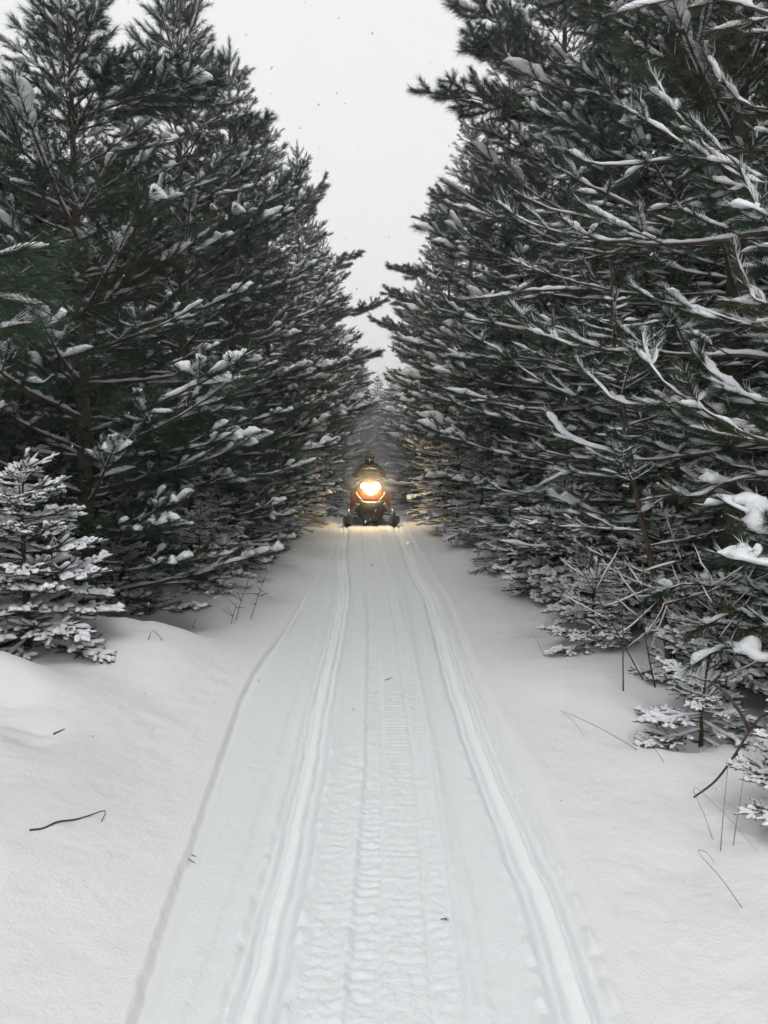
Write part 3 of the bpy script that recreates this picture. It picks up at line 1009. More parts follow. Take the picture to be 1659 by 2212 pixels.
for i, (x, y, s, w) in enumerate(srow):
    sd = "left" if x < 0 else "right"
    if w.startswith("inner"):
        lab = w.split()[1] + " young spruce half hidden behind the edge spruces, " + sd + " side, counting from camera"
    else:
        lab = w + " young spruce from the camera in the line edging the trail, " + sd + " side"
    place_joined("spruce_tree", sprotos[i % 2], x, y, s, i * 1.7, lab, "spruce tree", "young spruces edging the trail")

# ------------------------------------------------------------------ bare saplings, stalks and twigs


def stick(name, pts, r, mat, label, cat, group=None, n=None, kids=(), k=5):
    """a single stem through world points; kids are side stems of it"""
    base = Vector(pts[0])
    b = Buf()
    for q in (pts,) + tuple(kids):
        P = spline([Vector(p) - base for p in q], n or max(6, 4 * len(q)))
        add_tube(b, P, np.linspace(r, r * 0.45, len(P)), k)
    return obj(name, b.mesh(name, mat), None, base, label, cat, group)


def g_at(px, py, z=0.0, dz=0.0):
    """the point of the snow seen at a place in the picture"""
    p = on_plane(px, py, z)
    for _ in range(6):
        p = on_plane(px, py, gz(p.x, p.y))
    p.z += dz
    return p


def up_at(px, py, base):
    return at(px, py, base.y)


# twig lying on the left bank, bent tip standing up
tw = [g_at(*q, dz=0.006) for q in ((64, 1796), (94, 1792), (125, 1778), (162, 1773), (191, 1765))]
e1 = g_at(219, 1775, dz=0.0)
tw += [Vector((*(g_at(228, 1768).xy), e1.z + 0.035)), e1]
stick("fallen_twig", tw, 0.005, M_TWIG, "thin bent twig lying on the smooth snow at lower left", "twig", n=24)
a, c = g_at(541, 1300, dz=.02), g_at(578, 1290, dz=.05)
stick("fallen_stick", [a, c], 0.011, M_TWIG, "short dark stick poking from the left bank beside the weeds", "stick")
for q, lab in ((((408, 1848), (436, 1846)), "upper of two tiny twigs crossing the left trail edge"), (((404, 1858), (439, 1862)), "lower of two tiny twigs crossing the left trail edge")):
    p, s = g_at(*q[0]), g_at(*q[1])
    stick("twig_bit", [p + Vector((0, 0, .01)), Vector((s.x, s.y, p.z - 0.005))], 0.0022, M_TWIG, lab, "twig")
p = g_at(800, 1223, dz=.008)
stick("twig_bit", [p, p + Vector((0.05, 0.10, 0.02))], 0.006, M_TWIG, "dark twig fragment lying mid trail ahead of the snowmobile", "twig")
p = g_at(952, 1988, dz=.004)
stick("twig_bit", [p, p + Vector((0.03, 0.004, 0.004))], 0.0022, M_TWIG, "reddish twig crumb on the right edge of the belt track", "twig", kids=[[p + Vector((.015, 0, 0)), p + Vector((.03, -.012, .004))]])
p = g_at(833, 1470, dz=.004)
stick("twig_bit", [p, p + Vector((0.05, 0.03, 0.012))], 0.004, M_TWIG, "small dark twig crumb in the middle of the belt track", "twig")
p = g_at(115, 1582, dz=-0.01)
stick("twig_bit", [p, p + Vector((0.045, 0.04, 0.015))], 0.006, M_TWIG, "dark twig end showing in the dent of the left bank", "twig")

# fallen pine sprig in the snow, left of the trail
p = g_at(612, 1190)
spg = obj("pine_sprig", None, None, p, "little green pine sprig stuck upright in the snow left of the trail", "sprig")
pl = Plant()
rg = np.random.default_rng(3)
P = spline([(0, 0, 0.16), (0.0, 0, 0.1), (0.01, 0, 0.02)], 6)
add_tube(pl.W, P, 0.004, 5)
add_needles(pl, P, 60, 0.10, 0.005, 0.5, rg, 0, 0.3)
obj("stem", pl.W.mesh("stem", M_BARK), spg)
obj("needles", pl.N.mesh("needles", M_PINE), spg)

# straw stalks, right
ST = [
    ((1390, 1620), (1300, 1575), (1214, 1536), (1240, 1565), (1265, 1591), "long straw bent over to the snow in front of the squat spruce", 0.0022),
    ((1544, 1815), (1520, 1757), (1497, 1698), (1570, 1770), (1644, 1843), "pointed straw folded sharply in the middle at lower right", 0.0020),
    ((1556, 1839), (1560, 1790), (1566, 1720), (1573, 1651), None, "upright pale straw, left one of the pair by the edge spruce", 0.0026),
    ((1583, 1827), (1592, 1770), (1600, 1722), (1607, 1675), None, "upright pale straw, right one of the pair by the edge spruce", 0.0026),
    ((1612, 1962), (1560, 1900), (1509, 1841), (1530, 1850), (1545, 1860), "low straw fallen towards the lower right corner", 0.0018),
    ((1440, 1648), (1420, 1625), (1400, 1600), (1372, 1580), None, "short straw leaning left in front of the squat spruce", 0.0016),
    ((1265, 1395), (1260, 1375), (1248, 1352), (1240, 1340), None, "single thin straw by the seedling on the right bank", 0.003),
    ((1178, 1415), (1168, 1400), (1158, 1380), (1150, 1365), None, "faint straw on the open right bank", 0.0025),
]
for *pp, lab, r in ST:
    pp = [q for q in pp if q is not None]
    b0 = g_at(*pp[0], dz=-0.02)
    W = [b0] + [at(px, py, b0.y + (0.02 * i if len(pp) == 4 else 0.05 * i)) for i, (px, py) in enumerate(pp[1:], 1)]
    if len(pp) == 5:
        e = g_at(*pp[4], dz=-0.01)
        W[-1] = e
        W[-2] = (W[-3] + e) / 2 + Vector((0, 0, 0.02))
    stick("grass_stalk", W, r, M_STRAW, lab, "grass stalk", "straw stalks on the right bank", k=4)
# dark stick standing right
b0 = g_at(1347, 1493, dz=-.03)
stick("dead_sapling", [b0, at(1346, 1440, b0.y), at(1346, 1380, b0.y), at(1344, 1300, b0.y + .03)], 0.006, M_TWIG, "single straight dark stem standing upright in the right bank", "sapling")
# bare twig hanging in from the right edge
W = [at(1760, 1400, 3.55), at(1700, 1480, 3.55), at(1659, 1530, 3.52), at(1620, 1577, 3.5), at(1589, 1628, 3.48), at(1546, 1686, 3.45), at(1499, 1722, 3.42)]
base = Vector((W[0].x + 0.35, W[0].y, gz(W[0].x + .35, W[0].y)))
stick("bare_shrub", [base, Vector((base.x - .05, base.y, base.z + .8)), Vector((base.x - .2, base.y, W[0].z + .12))] + W, 0.011, M_TWIG,
      "bare shrub whose dark arching twig hangs in over the snow from the right edge", "shrub", n=60,
      kids=[[W[4], W[4] + Vector((.02, 0, -.05))], [W[3], at(1600, 1540, 3.5), at(1570, 1500, 3.5), at(1530, 1470, 3.55)]])


def bare_sapling(bx, by, tip, seed, lab, r=0.006):
    rg = np.random.default_rng(seed)
    b0 = g_at(bx, by, dz=-0.03)
    b0.y = max(b0.y, 4.6)
    T = at(tip[0], tip[1], b0.y + .15)
    root = obj("bare_sapling", None, None, b0, lab, "sapling", "leafless saplings in the right undergrowth")
    P = spline([(0, 0, 0), tuple((T - b0) * 0.45 + Vector((rg.normal(0, .05), rg.normal(0, .05), 0.05))), tuple(T - b0)], 18)
    w, tw = Buf(), Buf()
    s = Buf()
    add_tube(w, P, np.linspace(r, r * 0.35, 18), 6)
    for i in range(5, 17, 2):
        az, el = rg.uniform(0, 6.28), rg.uniform(.3, 1.0)
        K = arc(rg, P[i], az, el, el + .2, rg.uniform(.2, .5), 8, .12)
        add_tube(tw, K, np.linspace(r * .45, r * .2, 8), 4)
        add_snow(s, K + [0, 0, r * .4], r * 0.9, r * 1.0, rg, 5, 0.4)
    obj("trunk", w.mesh("trunk", M_TWIG, True), root)
    obj("twigs", tw.mesh("twigs", M_TWIG), root)
    obj("snow_load", s.mesh("snow_load", M_SNOW, True), root, kind="stuff")


for i, (bx, by, tip, lab) in enumerate([
    (1418, 1490, (1390, 1200), "thin leafless sapling immediately left of the leaning pine sapling stem"),
    (1500, 1480, (1470, 1180), "thin leafless sapling right of the leaning pine sapling stem"),
    (1610, 1560, (1530, 1230), "leafless sapling behind the squat snowy spruce"),
    (1655, 1600, (1590, 1290), "leafless sapling at the right edge above the edge spruce"),
    (1395, 1470, (1250, 1220), "leafless sapling leaning left over the right bank"),
    (1560, 1500, (1640, 1150), "leafless sapling leaning right behind the squat spruce"),
]):
    bare_sapling(bx, by, tip, 60 + i, lab)

# weeds, left
WD = [((539, 1339), (555, 1296), (578, 1233), "tall dry weed with seed heads on the left bank"), ((508, 1340), (520, 1300), (534, 1262), "dry weed stem beside the seed-headed weed on the left bank"),
      ((497, 1348), (505, 1325), (512, 1300), "short dry weed left of the others on the left bank"), ((315, 1392), (321, 1380), (326, 1366), "upright dry stem under the pine bough, left bank"),
      ((363, 1395), (345, 1375), (330, 1362), "leaning dry stem under the pine bough, left bank"), ((415, 1358), (419, 1348), (424, 1335), "short dry stem nearest the drooping pine tuft, left bank")]
for i, (*pp, lab) in enumerate(WD):
    rg = np.random.default_rng(40 + i)
    b0 = g_at(*pp[0], dz=-0.03)
    W = [b0] + [at(px, py, b0.y + 0.04 * j) for j, (px, py) in enumerate(pp[1:], 1)]
    kids = []
    if i < 3:
        for j in range(9 if i == 0 else 4):
            t = rg.uniform(.35, .98)
            p = W[0].lerp(W[2], t)
            d = Vector((rg.normal(0, .08), rg.normal(0, .05), rg.uniform(-.03, .10)))
            kids.append([p, p + d * .6, p + d])
    stick("weed_stalk", W, 0.0045, M_TWIG, lab, "weed", "dry weeds on the left bank", kids=kids, k=4)
# ------------------------------------------------------------------ snowmobile
M_RED = simple("red_panel", (0.24, 0.034, 0.02), 0.35, var=0.1, scale=8)
M_BLACK = simple("black_plastic", (0.022, 0.022, 0.022), 0.5, var=0.2, scale=15)
M_RUBBER = simple("black_rubber", (0.018, 0.018, 0.018), 0.8, var=0.2, scale=30)
M_STEEL = simple("grey_steel", (0.42, 0.42, 0.42), 0.4, 0.8, var=0.1)
M_WHITE = simple("pale_graphic", (0.6, 0.58, 0.55), 0.5, var=0.1)
M_SUIT = simple("dark_jacket", (0.030, 0.030, 0.032), 0.8, var=0.3, scale=14, bump=0.3)
M_TRIM = simple("grey_trim", (0.42, 0.42, 0.42), 0.7, var=0.1)
M_HELMET = simple("black_helmet", (0.015, 0.015, 0.016), 0.22, var=0.1, spec=0.5)
M_VISOR = simple("dark_visor", (0.02, 0.018, 0.018), 0.08, var=0.05, spec=0.6)
M_SEAT = simple("black_seat", (0.025, 0.025, 0.025), 0.65, var=0.2)
mg, ng, bg_ = new_mat("smoked_windshield")
bg_.inputs['Base Color'].default_value = (0.04, 0.035, 0.03, 1)
bg_.inputs['Roughness'].default_value = 0.12
bg_.inputs['Alpha'].default_value = 0.40
M_GLASS = mg
ml, nl_, bl_ = new_mat("lit_headlight")
bl_.inputs['Base Color'].default_value = (0.9, 0.85, 0.7, 1)
bl_.inputs['Emission Color'].default_value = (1.0, 0.80, 0.42, 1)
bl_.inputs['Emission Strength'].default_value = 26
M_LAMP = ml


def loft(b, rings):
    k = len(rings[0])
    V = np.array(rings, float).reshape(-1, 3)
    Q = ring_quads(len(rings), k)
    caps = []
    n = len(rings)
    V = np.vstack([V, np.mean(rings[0], 0), np.mean(rings[-1], 0)])
    for j in range(k):
        caps.append([(j + 1) % k, j, len(V) - 2])
        caps.append([(n - 1) * k + j, (n - 1) * k + (j + 1) % k, len(V) - 1])
    b.add(V, np.array(caps), Q)


def ring(y, w, z0, z1, cx=0.0, k=20, p=2.8, top=1.0, bot=1.0):
    a = np.arange(k) * 2 * np.pi / k
    c, s = np.cos(a), np.sin(a)
    x = np.sign(c) * np.abs(c) ** (2 / p)
    z = np.sign(s) * np.abs(s) ** (2 / p)
    wz = np.where(z > 0, 1 + (top - 1) * z, 1 + (bot - 1) * -z)
    return np.stack([cx + w * x * wz, np.full(k, y), (z0 + z1) / 2 + (z1 - z0) / 2 * z], 1)


SM_X, SM_Y = -0.30, 17.75
sm = obj("snowmobile", None, None, (SM_X, SM_Y, 0.0), "red and black snowmobile with glowing headlight driving towards the camera on the trail", "snowmobile")
sm.rotation_euler = (0, 0, math.radians(3))


def part(name, b, mat, parent=sm, smooth=True, label=None):
    me = b.mesh(name, mat, smooth)
    return obj(name, me, parent, None, label)


b = Buf()
loft(b, [ring(.10, .17, .56, .74, top=.8), ring(.16, .27, .52, .90, top=.75), ring(.30, .34, .46, 1.03, top=.70), ring(.50, .39, .40, 1.10, top=.62),
         ring(.78, .41, .36, 1.09, top=.55), ring(1.02, .36, .38, .98, top=.55), ring(1.25, .2, .45, .82, top=.7)])
hood = part("hood", b, M_RED)
for sx in (-1, 1):
    b = Buf()
    for dx, dz in ((0, 0), (0.028, -0.035)):
        P = [(sx * (.335 - dx), .255 + dx, .78 + dz), (sx * (.30 - dx), .20 + dx, .70 + dz), (sx * (.24 - dx), .13, .63 + dz), (sx * (.20 - dx), .115, .59 + dz)]
        add_tube(b, spline(P, 8), [0.004, .011, .013, .013, .012, .011, .009, .004], 6)
    part("graphic_stripe", b, M_WHITE, hood)
b = Buf()
loft(b, [ring(.02, .24, .14, .55, top=1.1, bot=.85), ring(.07, .30, .09, .575, top=1.05, bot=.85), ring(.4, .33, .07, .56, bot=.85), ring(.9, .30, .08, .50)])
cowl = part("lower_cowl", b, M_BLACK)
b = Buf()
for i in range(-4, 5):
    add_tube(b, [(i * .055, .035, .50), (i * .052, .012, .36), (i * .048, .03, .2)], .008, 5)
part("grille", b, M_RUBBER, cowl)
for sx in (-1, 1):
    b = Buf()
    rings = []
    for y, x0, x1, z0, z1 in ((.20, .30, .36, .42, .70), (.30, .34, .44, .34, .76), (.55, .36, .485, .27, .78), (.90, .36, .485, .27, .70), (1.15, .34, .42, .30, .55)):
        zm = z0 + (z1 - z0) * .32
        rings.append([(sx * x0, y, z0), (sx * (x1 - .03), y, z0 + .01), (sx * x1, y, zm), (sx * (x1 - .05), y, z1 - .08), (sx * (x0 + .02), y, z1), (sx * x0, y, z1 - .01)])
    loft(b, rings)
    part("side_panel", b, M_RED, sm, False)
# headlight
hl = [(590, 1030), (603, 975), (640, 945), (690, 935), (745, 957), (800, 1000), (850, 998), (900, 957), (960, 928), (1030, 940), (1083, 1000), (1080, 1075), (1030, 1150), (950, 1195), (860, 1208), (770, 1195), (690, 1155), (625, 1100)]
HL = np.array([((x - 838) * .00094, (1975 - y) * .00095) for x, y in hl])
b = Buf()


def hl_y(x, z):
    return .13 + 1.0 * x * x + .42 * (z - .72)


for grow_, dy, tgt in ((1.0, -.035, 'lens'), (1.14, -.005, 'housing')):
    b = Buf()
    c = HL.mean(0)
    o = (HL - c) * grow_ + c
    rings = []
    for f, d in ((0.0, -.02), (.55, -.014), (.88, -.006), (1.0, .01), (1.0, .10)):
        q = (o - c) * max(f, .01) + c
        rings.append([(x, hl_y(x, z) + dy + d, z) for x, z in q])
    loft(b, rings)
    if tgt == 'lens':
        lens = part("headlight", b, M_LAMP)
    else:
        part("headlight_housing", b, M_BLACK, lens)
# windshield
b = Buf()
n = 13
top = [(x, .86 - 1.0 * x * x, 1.33 - 1.4 * abs(x) ** 2.2) for x in np.linspace(-.20, .20, n)]
bot = [(x * 1.5, .50 + 1.2 * x * x, 1.02 + .0 * x - .5 * x * x) for x in np.linspace(-.22, .22, n)]
mid = [tuple((np.array(t) + np.array(u)) / 2 + np.array([0, -.03, .01])) for t, u in zip(top, bot)]
V = np.array(top + mid + bot)
Q = []
for r_ in range(2):
    for j in range(n - 1):
        Q.append([r_ * n + j, r_ * n + j + 1, (r_ + 1) * n + j + 1, (r_ + 1) * n + j])
V2 = V + [0, .006, 0]
E = [[j, j + 1, 3 * n + j + 1, 3 * n + j] for j in range(n - 1)]
b.add(np.vstack([V, V2]), None, np.array(Q + [[i + 3 * n for i in q[::-1]] for q in Q] + E))
ws = part("windshield", b, M_GLASS)
b = Buf()
add_tube(b, [(x, y - .004, z + .004) for x, y, z in top], .007, 6)
part("windshield_trim", b, M_TRIM, ws)
# bumper
b = Buf()
add_tube(b, spline([(-.275, .14, .57), (-.24, .0, .575), (-.12, -.05, .555), (0, -.065, .545), (.12, -.05, .55), (.24, .0, .565), (.28, .14, .57)], 30), .013, 8)
part("front_bumper", b, M_STEEL)
# skis, spindles, arms, springs
for sx in (-1, 1):
    b = Buf()
    rings = []
    for y, w, z, t in ((-.30, .045, .235, .02), (-.27, .095, .215, .03), (-.20, .115, .15, .05), (-.10, .115, .075, .045), (.05, .10, .03, .035), (.40, .085, .02, .03), (.80, .08, .02, .03), (.86, .05, .03, .02)):
        cx = sx * .535
        rings.append([(cx - w, y, z + t), (cx - w * 1.05, y, z + t * .4), (cx - w * .45, y, z - t * .5), (cx, y, z - t * 1.1), (cx + w * .45, y, z - t * .5), (cx + w * 1.05, y, z + t * .4), (cx + w, y, z + t), (cx, y, z + t * 1.2)])
    loft(b, rings)
    ski = part("ski", b, M_BLACK, sm, False)
    b = Buf()
    add_tube(b, spline([(sx * .535, -.285, .24), (sx * .535, -.30, .30), (sx * .535, -.20, .335), (sx * .535, -.02, .24), (sx * .535, .06, .06)], 16), [.013] * 6 + [.016] * 10, 6)
    part("ski_loop", b, M_BLACK, ski)
    b = Buf()
    add_tube(b, [(sx * .535, .30, .06), (sx * .53, .28, .2), (sx * .515, .26, .38)], [.035, .024, .022], 8)
    part("spindle", b, M_STEEL)
    b = Buf()
    for zz, y2 in ((.24, .12), (.24, .42), (.345, .2)):
        add_tube(b, [(sx * .51, .27, zz - .02), (sx * .28, y2, zz + .02)], .014, 6)
    part("suspension_arm", b, M_BLACK)
    b = Buf()
    A, B = np.array([sx * .30, .10, .52]), np.array([sx * .455, .20, .27])
    t = np.linspace(0, 1, 100)
    ax = unit(B - A)
    u = unit(np.cross(ax, [0, 1, 0]))
    v = np.cross(ax, u)
    P = A + (B - A) * t[:, None] + .036 * (np.cos(t * 2 * np.pi * 8)[:, None] * u + np.sin(t * 2 * np.pi * 8)[:, None] * v)
    add_tube(b, P, .0085, 5)
    sp = part("coil_spring", b, M_STEEL)
    b = Buf()
    add_tube(b, [A, B], .018, 8)
    part("shock_absorber", b, M_BLACK, sp)
# handlebar, grips, guards
b = Buf()
add_tube(b, spline([(-.36, .98, 1.10), (-.2, .93, 1.13), (0, .90, 1.10), (.2, .93, 1.13), (.36, .98, 1.10)], 20), .012, 7)
add_tube(b, [(0, .90, 1.10), (0, .80, .98)], .02, 7)
hb = part("handlebar", b, M_BLACK)
for sx in (-1, 1):
    b = Buf()
    add_tube(b, [(sx * .25, .945, 1.122), (sx * .37, .982, 1.098)], .019, 8)
    part("grip", b, M_RUBBER, hb)
# seat, tunnel, belt, boards
b = Buf()
loft(b, [ring(1.2, .12, .52, .80), ring(1.45, .17, .50, .80), ring(2.0, .18, .50, .82), ring(2.35, .16, .52, .84), ring(2.45, .1, .56, .78)])
part("seat", b, M_SEAT)
b = Buf()
loft(b, [ring(.6, .21, .22, .48, p=6), ring(2.75, .21, .24, .52, p=6)])
part("tunnel", b, M_BLACK)
for sx in (-1, 1):
    b = Buf()
    loft(b, [ring(.9, .08, .24, .27, cx=sx * .33, p=8), ring(2.6, .08, .26, .29, cx=sx * .31, p=8)])
    part("running_board", b, M_BLACK)
b = Buf()
P = [(.5, .10), (.75, .0), (2.35, .0), (2.62, .10), (2.66, .22), (2.5, .30), (.8, .30), (.52, .22)]
o_, i_ = np.array(P), None
c = o_.mean(0)
i_ = c + (o_ - c) * .9
rings = []
m = len(P)
V, Q = [], []
for y, z in P:
    V += [(-.19, y, z), (.19, y, z)]
for y, z in i_:
    V += [(-.19, y, z), (.19, y, z)]
for j in range(m):
    k2 = (j + 1) % m
    Q += [[2 * j, 2 * j + 1, 2 * k2 + 1, 2 * k2], [2 * m + 2 * k2, 2 * m + 2 * k2 + 1, 2 * m + 2 * j + 1, 2 * m + 2 * j],
          [2 * j, 2 * k2, 2 * m + 2 * k2, 2 * m + 2 * j], [2 * j + 1, 2 * m + 2 * j + 1, 2 * m + 2 * k2 + 1, 2 * k2 + 1]]
b.add(V, None, np.array(Q))
belt = part("drive_belt", b, M_RUBBER, sm, False)
b = Buf()
for y in np.arange(.8, 2.35, .13):
    loft(b, [ring(y, .18, -.035, .0, p=8, k=8), ring(y + .02, .18, -.035, .0, p=8, k=8)])
part("belt_lugs", b, M_RUBBER, belt, False)
# the lamp itself
ld = bpy.data.lights.new("headlight_lamp", 'SPOT')
ld.energy = 1000
ld.color = (1.0, 0.76, 0.46)
ld.spot_size = math.radians(50)
ld.spot_blend = 1.0
ld.shadow_soft_size = 0.16
lo = bpy.data.objects.new("headlight_lamp", ld)
COL.objects.link(lo)
lo.parent = lens
lo.location = (0, .0, .86)
lo.rotation_euler = (math.radians(90 - 3), 0, 0)

for sx in (-1, 1):
    bd = bpy.data.lights.new("headlight_bulb", 'POINT')
    bd.energy = 30
    bd.color = (1.0, 0.68, 0.30)
    bd.shadow_soft_size = 0.07
    bo = bpy.data.objects.new("headlight_bulb", bd)
    COL.objects.link(bo)
    bo.parent = lens
    bo.location = (sx * .11, .02, .90)

# ------------------------------------------------------------------ rider


def rider():
    J, Ed, Rad = [], [], []

    def v(p, r, parent=None):
        J.append(p)
        Rad.append(r)
        if parent is not None:
            Ed.append((parent, len(J) - 1))
        return len(J) - 1
    pel = v((0, 1.52, .90), (.17, .15))
    wst = v((0, 1.42, 1.08), (.17, .13), pel)
    chs = v((0, 1.30, 1.26), (.19, .13), wst)
    nk0 = v((0, 1.22, 1.40), (.085, .085), chs)
    nk1 = v((0, 1.19, 1.48), (.065, .065), nk0)
    hd = v((0, 1.16, 1.56), (.085, .095), nk1)
    v((0, 1.15, 1.63), (.07, .085), hd)
    for sx in (-1, 1):
        sh = v((sx * .20, 1.27, 1.33), (.095, .095), chs)
        ua = v((sx * .30, 1.20, 1.235), (.075, .075), sh)
        el = v((sx * .375, 1.10, 1.14), (.066, .066), ua)
        wr = v((sx * .335, .995, 1.13), (.047, .047), el)
        pm = v((sx * .315, .955, 1.135), (.043, .036), wr)
        for f in range(4):
            fx = sx * (.285 + .024 * f)
            k1 = v((fx, .925, 1.15), (.0125, .0125), pm)
            k2 = v((fx, .912, 1.118), (.0115, .0115), k1)
            v((fx, .938 - .003 * (f == 1), 1.092), (.010, .010), k2)
        t1 = v((sx * .268, .965, 1.125), (.013, .013), pm)
        v((sx * .262, .945, 1.095), (.011, .011), t1)
        hp = v((sx * .12, 1.44, .86), (.115, .115), pel)
        mt = v((sx * .28, 1.22, .80), (.095, .095), hp)
        kn = v((sx * .40, 1.02, .70), (.078, .078), mt)
        cf = v((sx * .395, 1.10, .50), (.072, .072), kn)
        ak = v((sx * .37, 1.18, .36), (.056, .056), cf)
        v((sx * .375, 1.04, .325), (.045, .045), ak)
        v((sx * .38, .94, .315), (.036, .036), len(J) - 1)
    me = bpy.data.meshes.new("person")
    me.from_pydata(J, Ed, [])
    o = obj("person", me)
    o.modifiers.new("skin", 'SKIN').use_smooth_shade = True
    sk = me.skin_vertices[0].data
    for i, r in enumerate(Rad):
        sk[i].radius = r
    sk[0].use_root = True
    md = o.modifiers.new("sub", 'SUBSURF')
    md.levels = md.render_levels = 2
    dg = bpy.context.evaluated_depsgraph_get()
    em = bpy.data.meshes.new_from_object(o.evaluated_get(dg))
    em.name = "person"
    o.modifiers.clear()
    o.data = em
    em.materials.clear()
    em.materials.append(M_SUIT)
    for p in em.polygons:
        p.use_smooth = True
    return o


pn = rider()
pn.location = (SM_X, SM_Y, 0.0)
pn.rotation_euler = (0, 0, math.radians(3))
pn["label"] = "person in black helmet and dark jacket sitting on the snowmobile, hands on the handlebar"
pn["category"] = "person"
b = Buf()
k = 24
prof = [(1.425, .070, .02), (1.44, .105, .0), (1.47, .120, -.008), (1.53, .127, 0), (1.59, .128, .0), (1.64, .112, .005), (1.675, .075, .008), (1.69, .03, .01), (1.693, .004, .01)]
rings = []
for z, r, dy in prof:
    a = np.arange(k) * 2 * np.pi / k
    x, y = r * np.cos(a), r * 1.16 * np.sin(a)
    y = np.where(y < 0, y * (1.10 if 1.45 < z < 1.55 else 1.0), y)
    rings.append(np.stack([x, 1.165 + dy + y, np.full(k, z)], 1))
loft(b, rings)
hm = part("helmet", b, M_HELMET, pn)


def patch(z0, z1, a0, a1, off, nz=5, na=13):
    V, Q = [], []
    for i in range(nz):
        z = z0 + (z1 - z0) * i / (nz - 1)
        r = np.interp(z, [p[0] for p in prof], [p[1] for p in prof]) + off
        for j in range(na):
            a = a0 + (a1 - a0) * j / (na - 1)
            f = 1.10 if 1.45 < z < 1.55 else 1.0
            V.append((r * math.cos(a), 1.165 + r * 1.16 * f * math.sin(a), z))
    for i in range(nz - 1):
        for j in range(na - 1):
            Q.append([i * na + j, i * na + j + 1, (i + 1) * na + j + 1, (i + 1) * na + j])
    return V, np.array(Q)


b = Buf()
b.add(patch(1.535, 1.625, math.radians(205), math.radians(335), .005)[0], None, patch(1.535, 1.625, 3.6, 5.8, .005)[1])
vis = part("visor", b, M_VISOR, hm)
b = Buf()
for zz in (1.63, 1.53):
    V, _ = patch(zz, zz + .001, math.radians(205), math.radians(335), .009, 2, 13)
    add_tube(b, V[:13], .004, 5)
part("visor_trim", b, M_TRIM, vis)
# pale piping on the jacket
b = Buf()
add_tube(b, spline([(-.15, 1.16, 1.37), (-.11, 1.13, 1.385), (-.02, 1.115, 1.36), (.02, 1.115, 1.36), (.11, 1.13, 1.385), (.15, 1.16, 1.37)], 20), .007, 5)
part("collar_piping", b, M_TRIM, pn)
b = Buf()
loft(b, [[(-.022, 1.145, 1.34), (.022, 1.145, 1.34), (.022, 1.16, 1.34), (-.022, 1.16, 1.34)], [(-.016, 1.20, 1.15), (.016, 1.20, 1.15), (.016, 1.22, 1.15), (-.016, 1.22, 1.15)]])
part("zip_flap", b, M_TRIM, pn, False)

# ------------------------------------------------------------------ falling snow
rg = np.random.default_rng(12)
n = 5000
C = np.stack([rg.uniform(-6, 6, n), rg.uniform(2.6, 22, n), rg.uniform(0.1, 9.5, n)], 1)
C = np.vstack([C, np.stack([rg.normal(-.25, .35, 60), rg.uniform(14.5, 17.3, 60), rg.uniform(.05, 1.2, 60)], 1)])
n = len(C)
g_ = (1 + 5 ** .5) / 2
o12 = np.array([[-1, g_, 0], [1, g_, 0], [-1, -g_, 0], [1, -g_, 0], [0, -1, g_], [0, 1, g_], [0, -1, -g_], [0, 1, -g_], [g_, 0, -1], [g_, 0, 1], [-g_, 0, -1], [-g_, 0, 1]]) / 1.9
f20 = np.array([[0, 11, 5], [0, 5, 1], [0, 1, 7], [0, 7, 10], [0, 10, 11], [1, 5, 9], [5, 11, 4], [11, 10, 2], [10, 7, 6], [7, 1, 8], [3, 9, 4], [3, 4, 2], [3, 2, 6], [3, 6, 8], [3, 8, 9], [4, 9, 5], [2, 4, 11], [6, 2, 10], [8, 6, 7], [9, 8, 1]])
sz = rg.uniform(.0024, .0068, (n, 1, 1))
V = o12[None] * rg.uniform(.7, 1.25, (n, 12, 1)) * sz
V[:, :, 2] *= rg.uniform(0.9, 2.0, (n, 1))
V[:, :, 0] += V[:, :, 2] * rg.normal(0.25, .2, (n, 1))
V = V + C[:, None, :]
F = (f20[None] + (np.arange(n) * 12)[:, None, None]).reshape(-1, 3)
me = mesh_from("falling_snow", V.reshape(-1, 3), F, None, True)
me.materials.append(M_FLAKE)
obj("falling_snow", me, label="loose snowflakes drifting down through the air", cat="snow", kind="stuff")

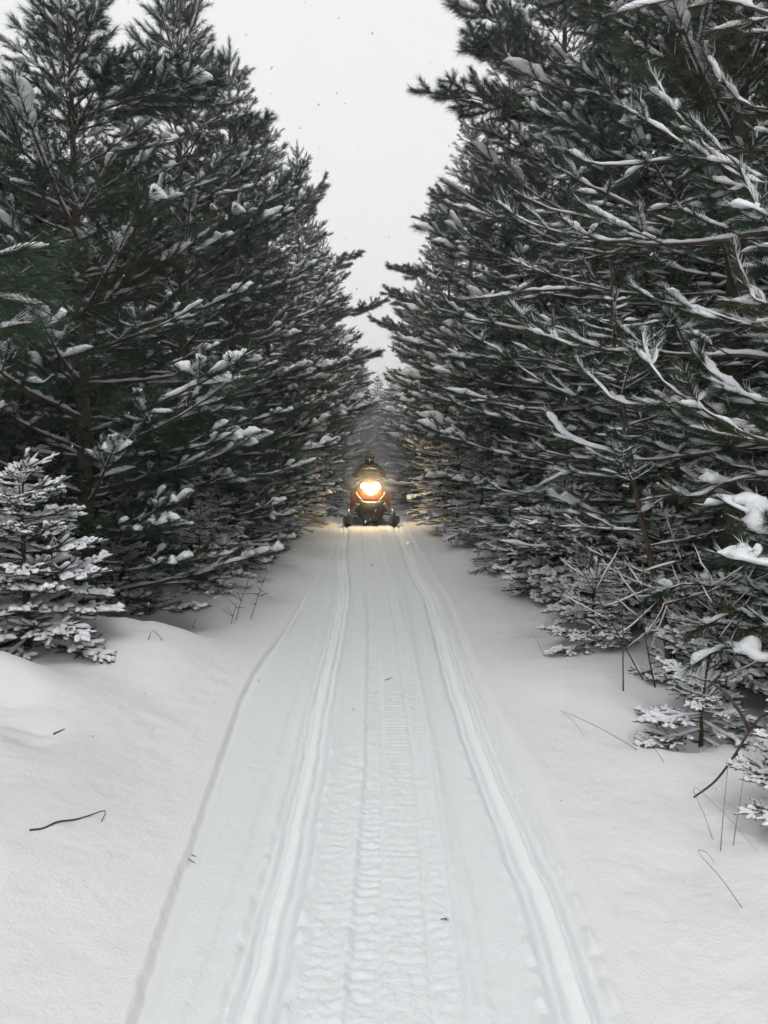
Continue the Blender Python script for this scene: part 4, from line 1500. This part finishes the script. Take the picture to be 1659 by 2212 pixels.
# ------------------------------------------------------------------ snowy air
mh = bpy.data.materials.new("haze")
mh.use_nodes = True
hn = mh.node_tree
hn.nodes.clear()
ho = hn.nodes.new("ShaderNodeOutputMaterial")
hv = hn.nodes.new("ShaderNodeVolumePrincipled")
hv.inputs['Color'].default_value = (0.93, 0.94, 0.95, 1)
hv.inputs['Density'].default_value = 0.0048
hv.inputs['Anisotropy'].default_value = 0.35
hn.links.new(hv.outputs[0], ho.inputs['Volume'])
x0, x1, y0, y1, z0, z1 = -420, 420, -320, 960, -1.5, 13.5
V = [(x, y, z) for z in (z0, z1) for y in (y0, y1) for x in (x0, x1)]
me = mesh_from("haze", V, None, [[0, 2, 3, 1], [4, 5, 7, 6], [0, 1, 5, 4], [2, 6, 7, 3], [0, 4, 6, 2], [1, 3, 7, 5]])
me.materials.append(mh)
obj("haze", me, label="pale snowy air filling the trail", cat="haze", kind="stuff")

# snow dust whirled up round the machine: thickest at its middle, gone at its rim
md_ = bpy.data.materials.new("snow_dust")
md_.use_nodes = True
dn = md_.node_tree
dn.nodes.clear()
do = dn.nodes.new("ShaderNodeOutputMaterial")
dv = dn.nodes.new("ShaderNodeVolumePrincipled")
dv.inputs['Color'].default_value = (0.93, 0.93, 0.93, 1)
dv.inputs['Anisotropy'].default_value = 0.2
tcd = dn.nodes.new("ShaderNodeTexCoord")
gr = dn.nodes.new("ShaderNodeTexGradient")
gr.gradient_type = 'SPHERICAL'
pw = dn.nodes.new("ShaderNodeMath")
pw.operation = 'MULTIPLY'
pw.inputs[1].default_value = 0.30
dn.links.new(tcd.outputs['Object'], gr.inputs[0])
dn.links.new(gr.outputs['Fac'], pw.inputs[0])
dn.links.new(pw.outputs[0], dv.inputs['Density'])
dn.links.new(dv.outputs[0], do.inputs['Volume'])
b = Buf()
loft(b, [[(math.cos(a) * math.sin(t), math.sin(a) * math.sin(t), -math.cos(t)) for a in np.arange(20) * math.pi / 10] for t in np.linspace(0.02, math.pi - 0.02, 11)])
du = obj("snow_dust", b.mesh("snow_dust", md_), None, (SM_X - 0.05, SM_Y + 4.7, 1.2), "snow dust whirled up round the snowmobile", "snow dust", kind="stuff")
du.scale = (1.8, 4.1, 2.1)

# a thinner puff added round the nose to give the headlight its glow
md2 = md_.copy()
md2.name = "headlight_glow_puff"
[n_ for n_ in md2.node_tree.nodes if n_.type == 'MATH'][0].inputs[1].default_value = 0.24
df = du.copy()
df.data = du.data.copy()
df.data.materials.clear()
df.data.materials.append(md2)
COL.objects.link(df)
df.location = (SM_X + 0.02, SM_Y + 0.15, 0.84)
df.scale = (0.85, 0.85, 0.62)
df["label"] = "thin puff of haze added round the headlight for its glow"
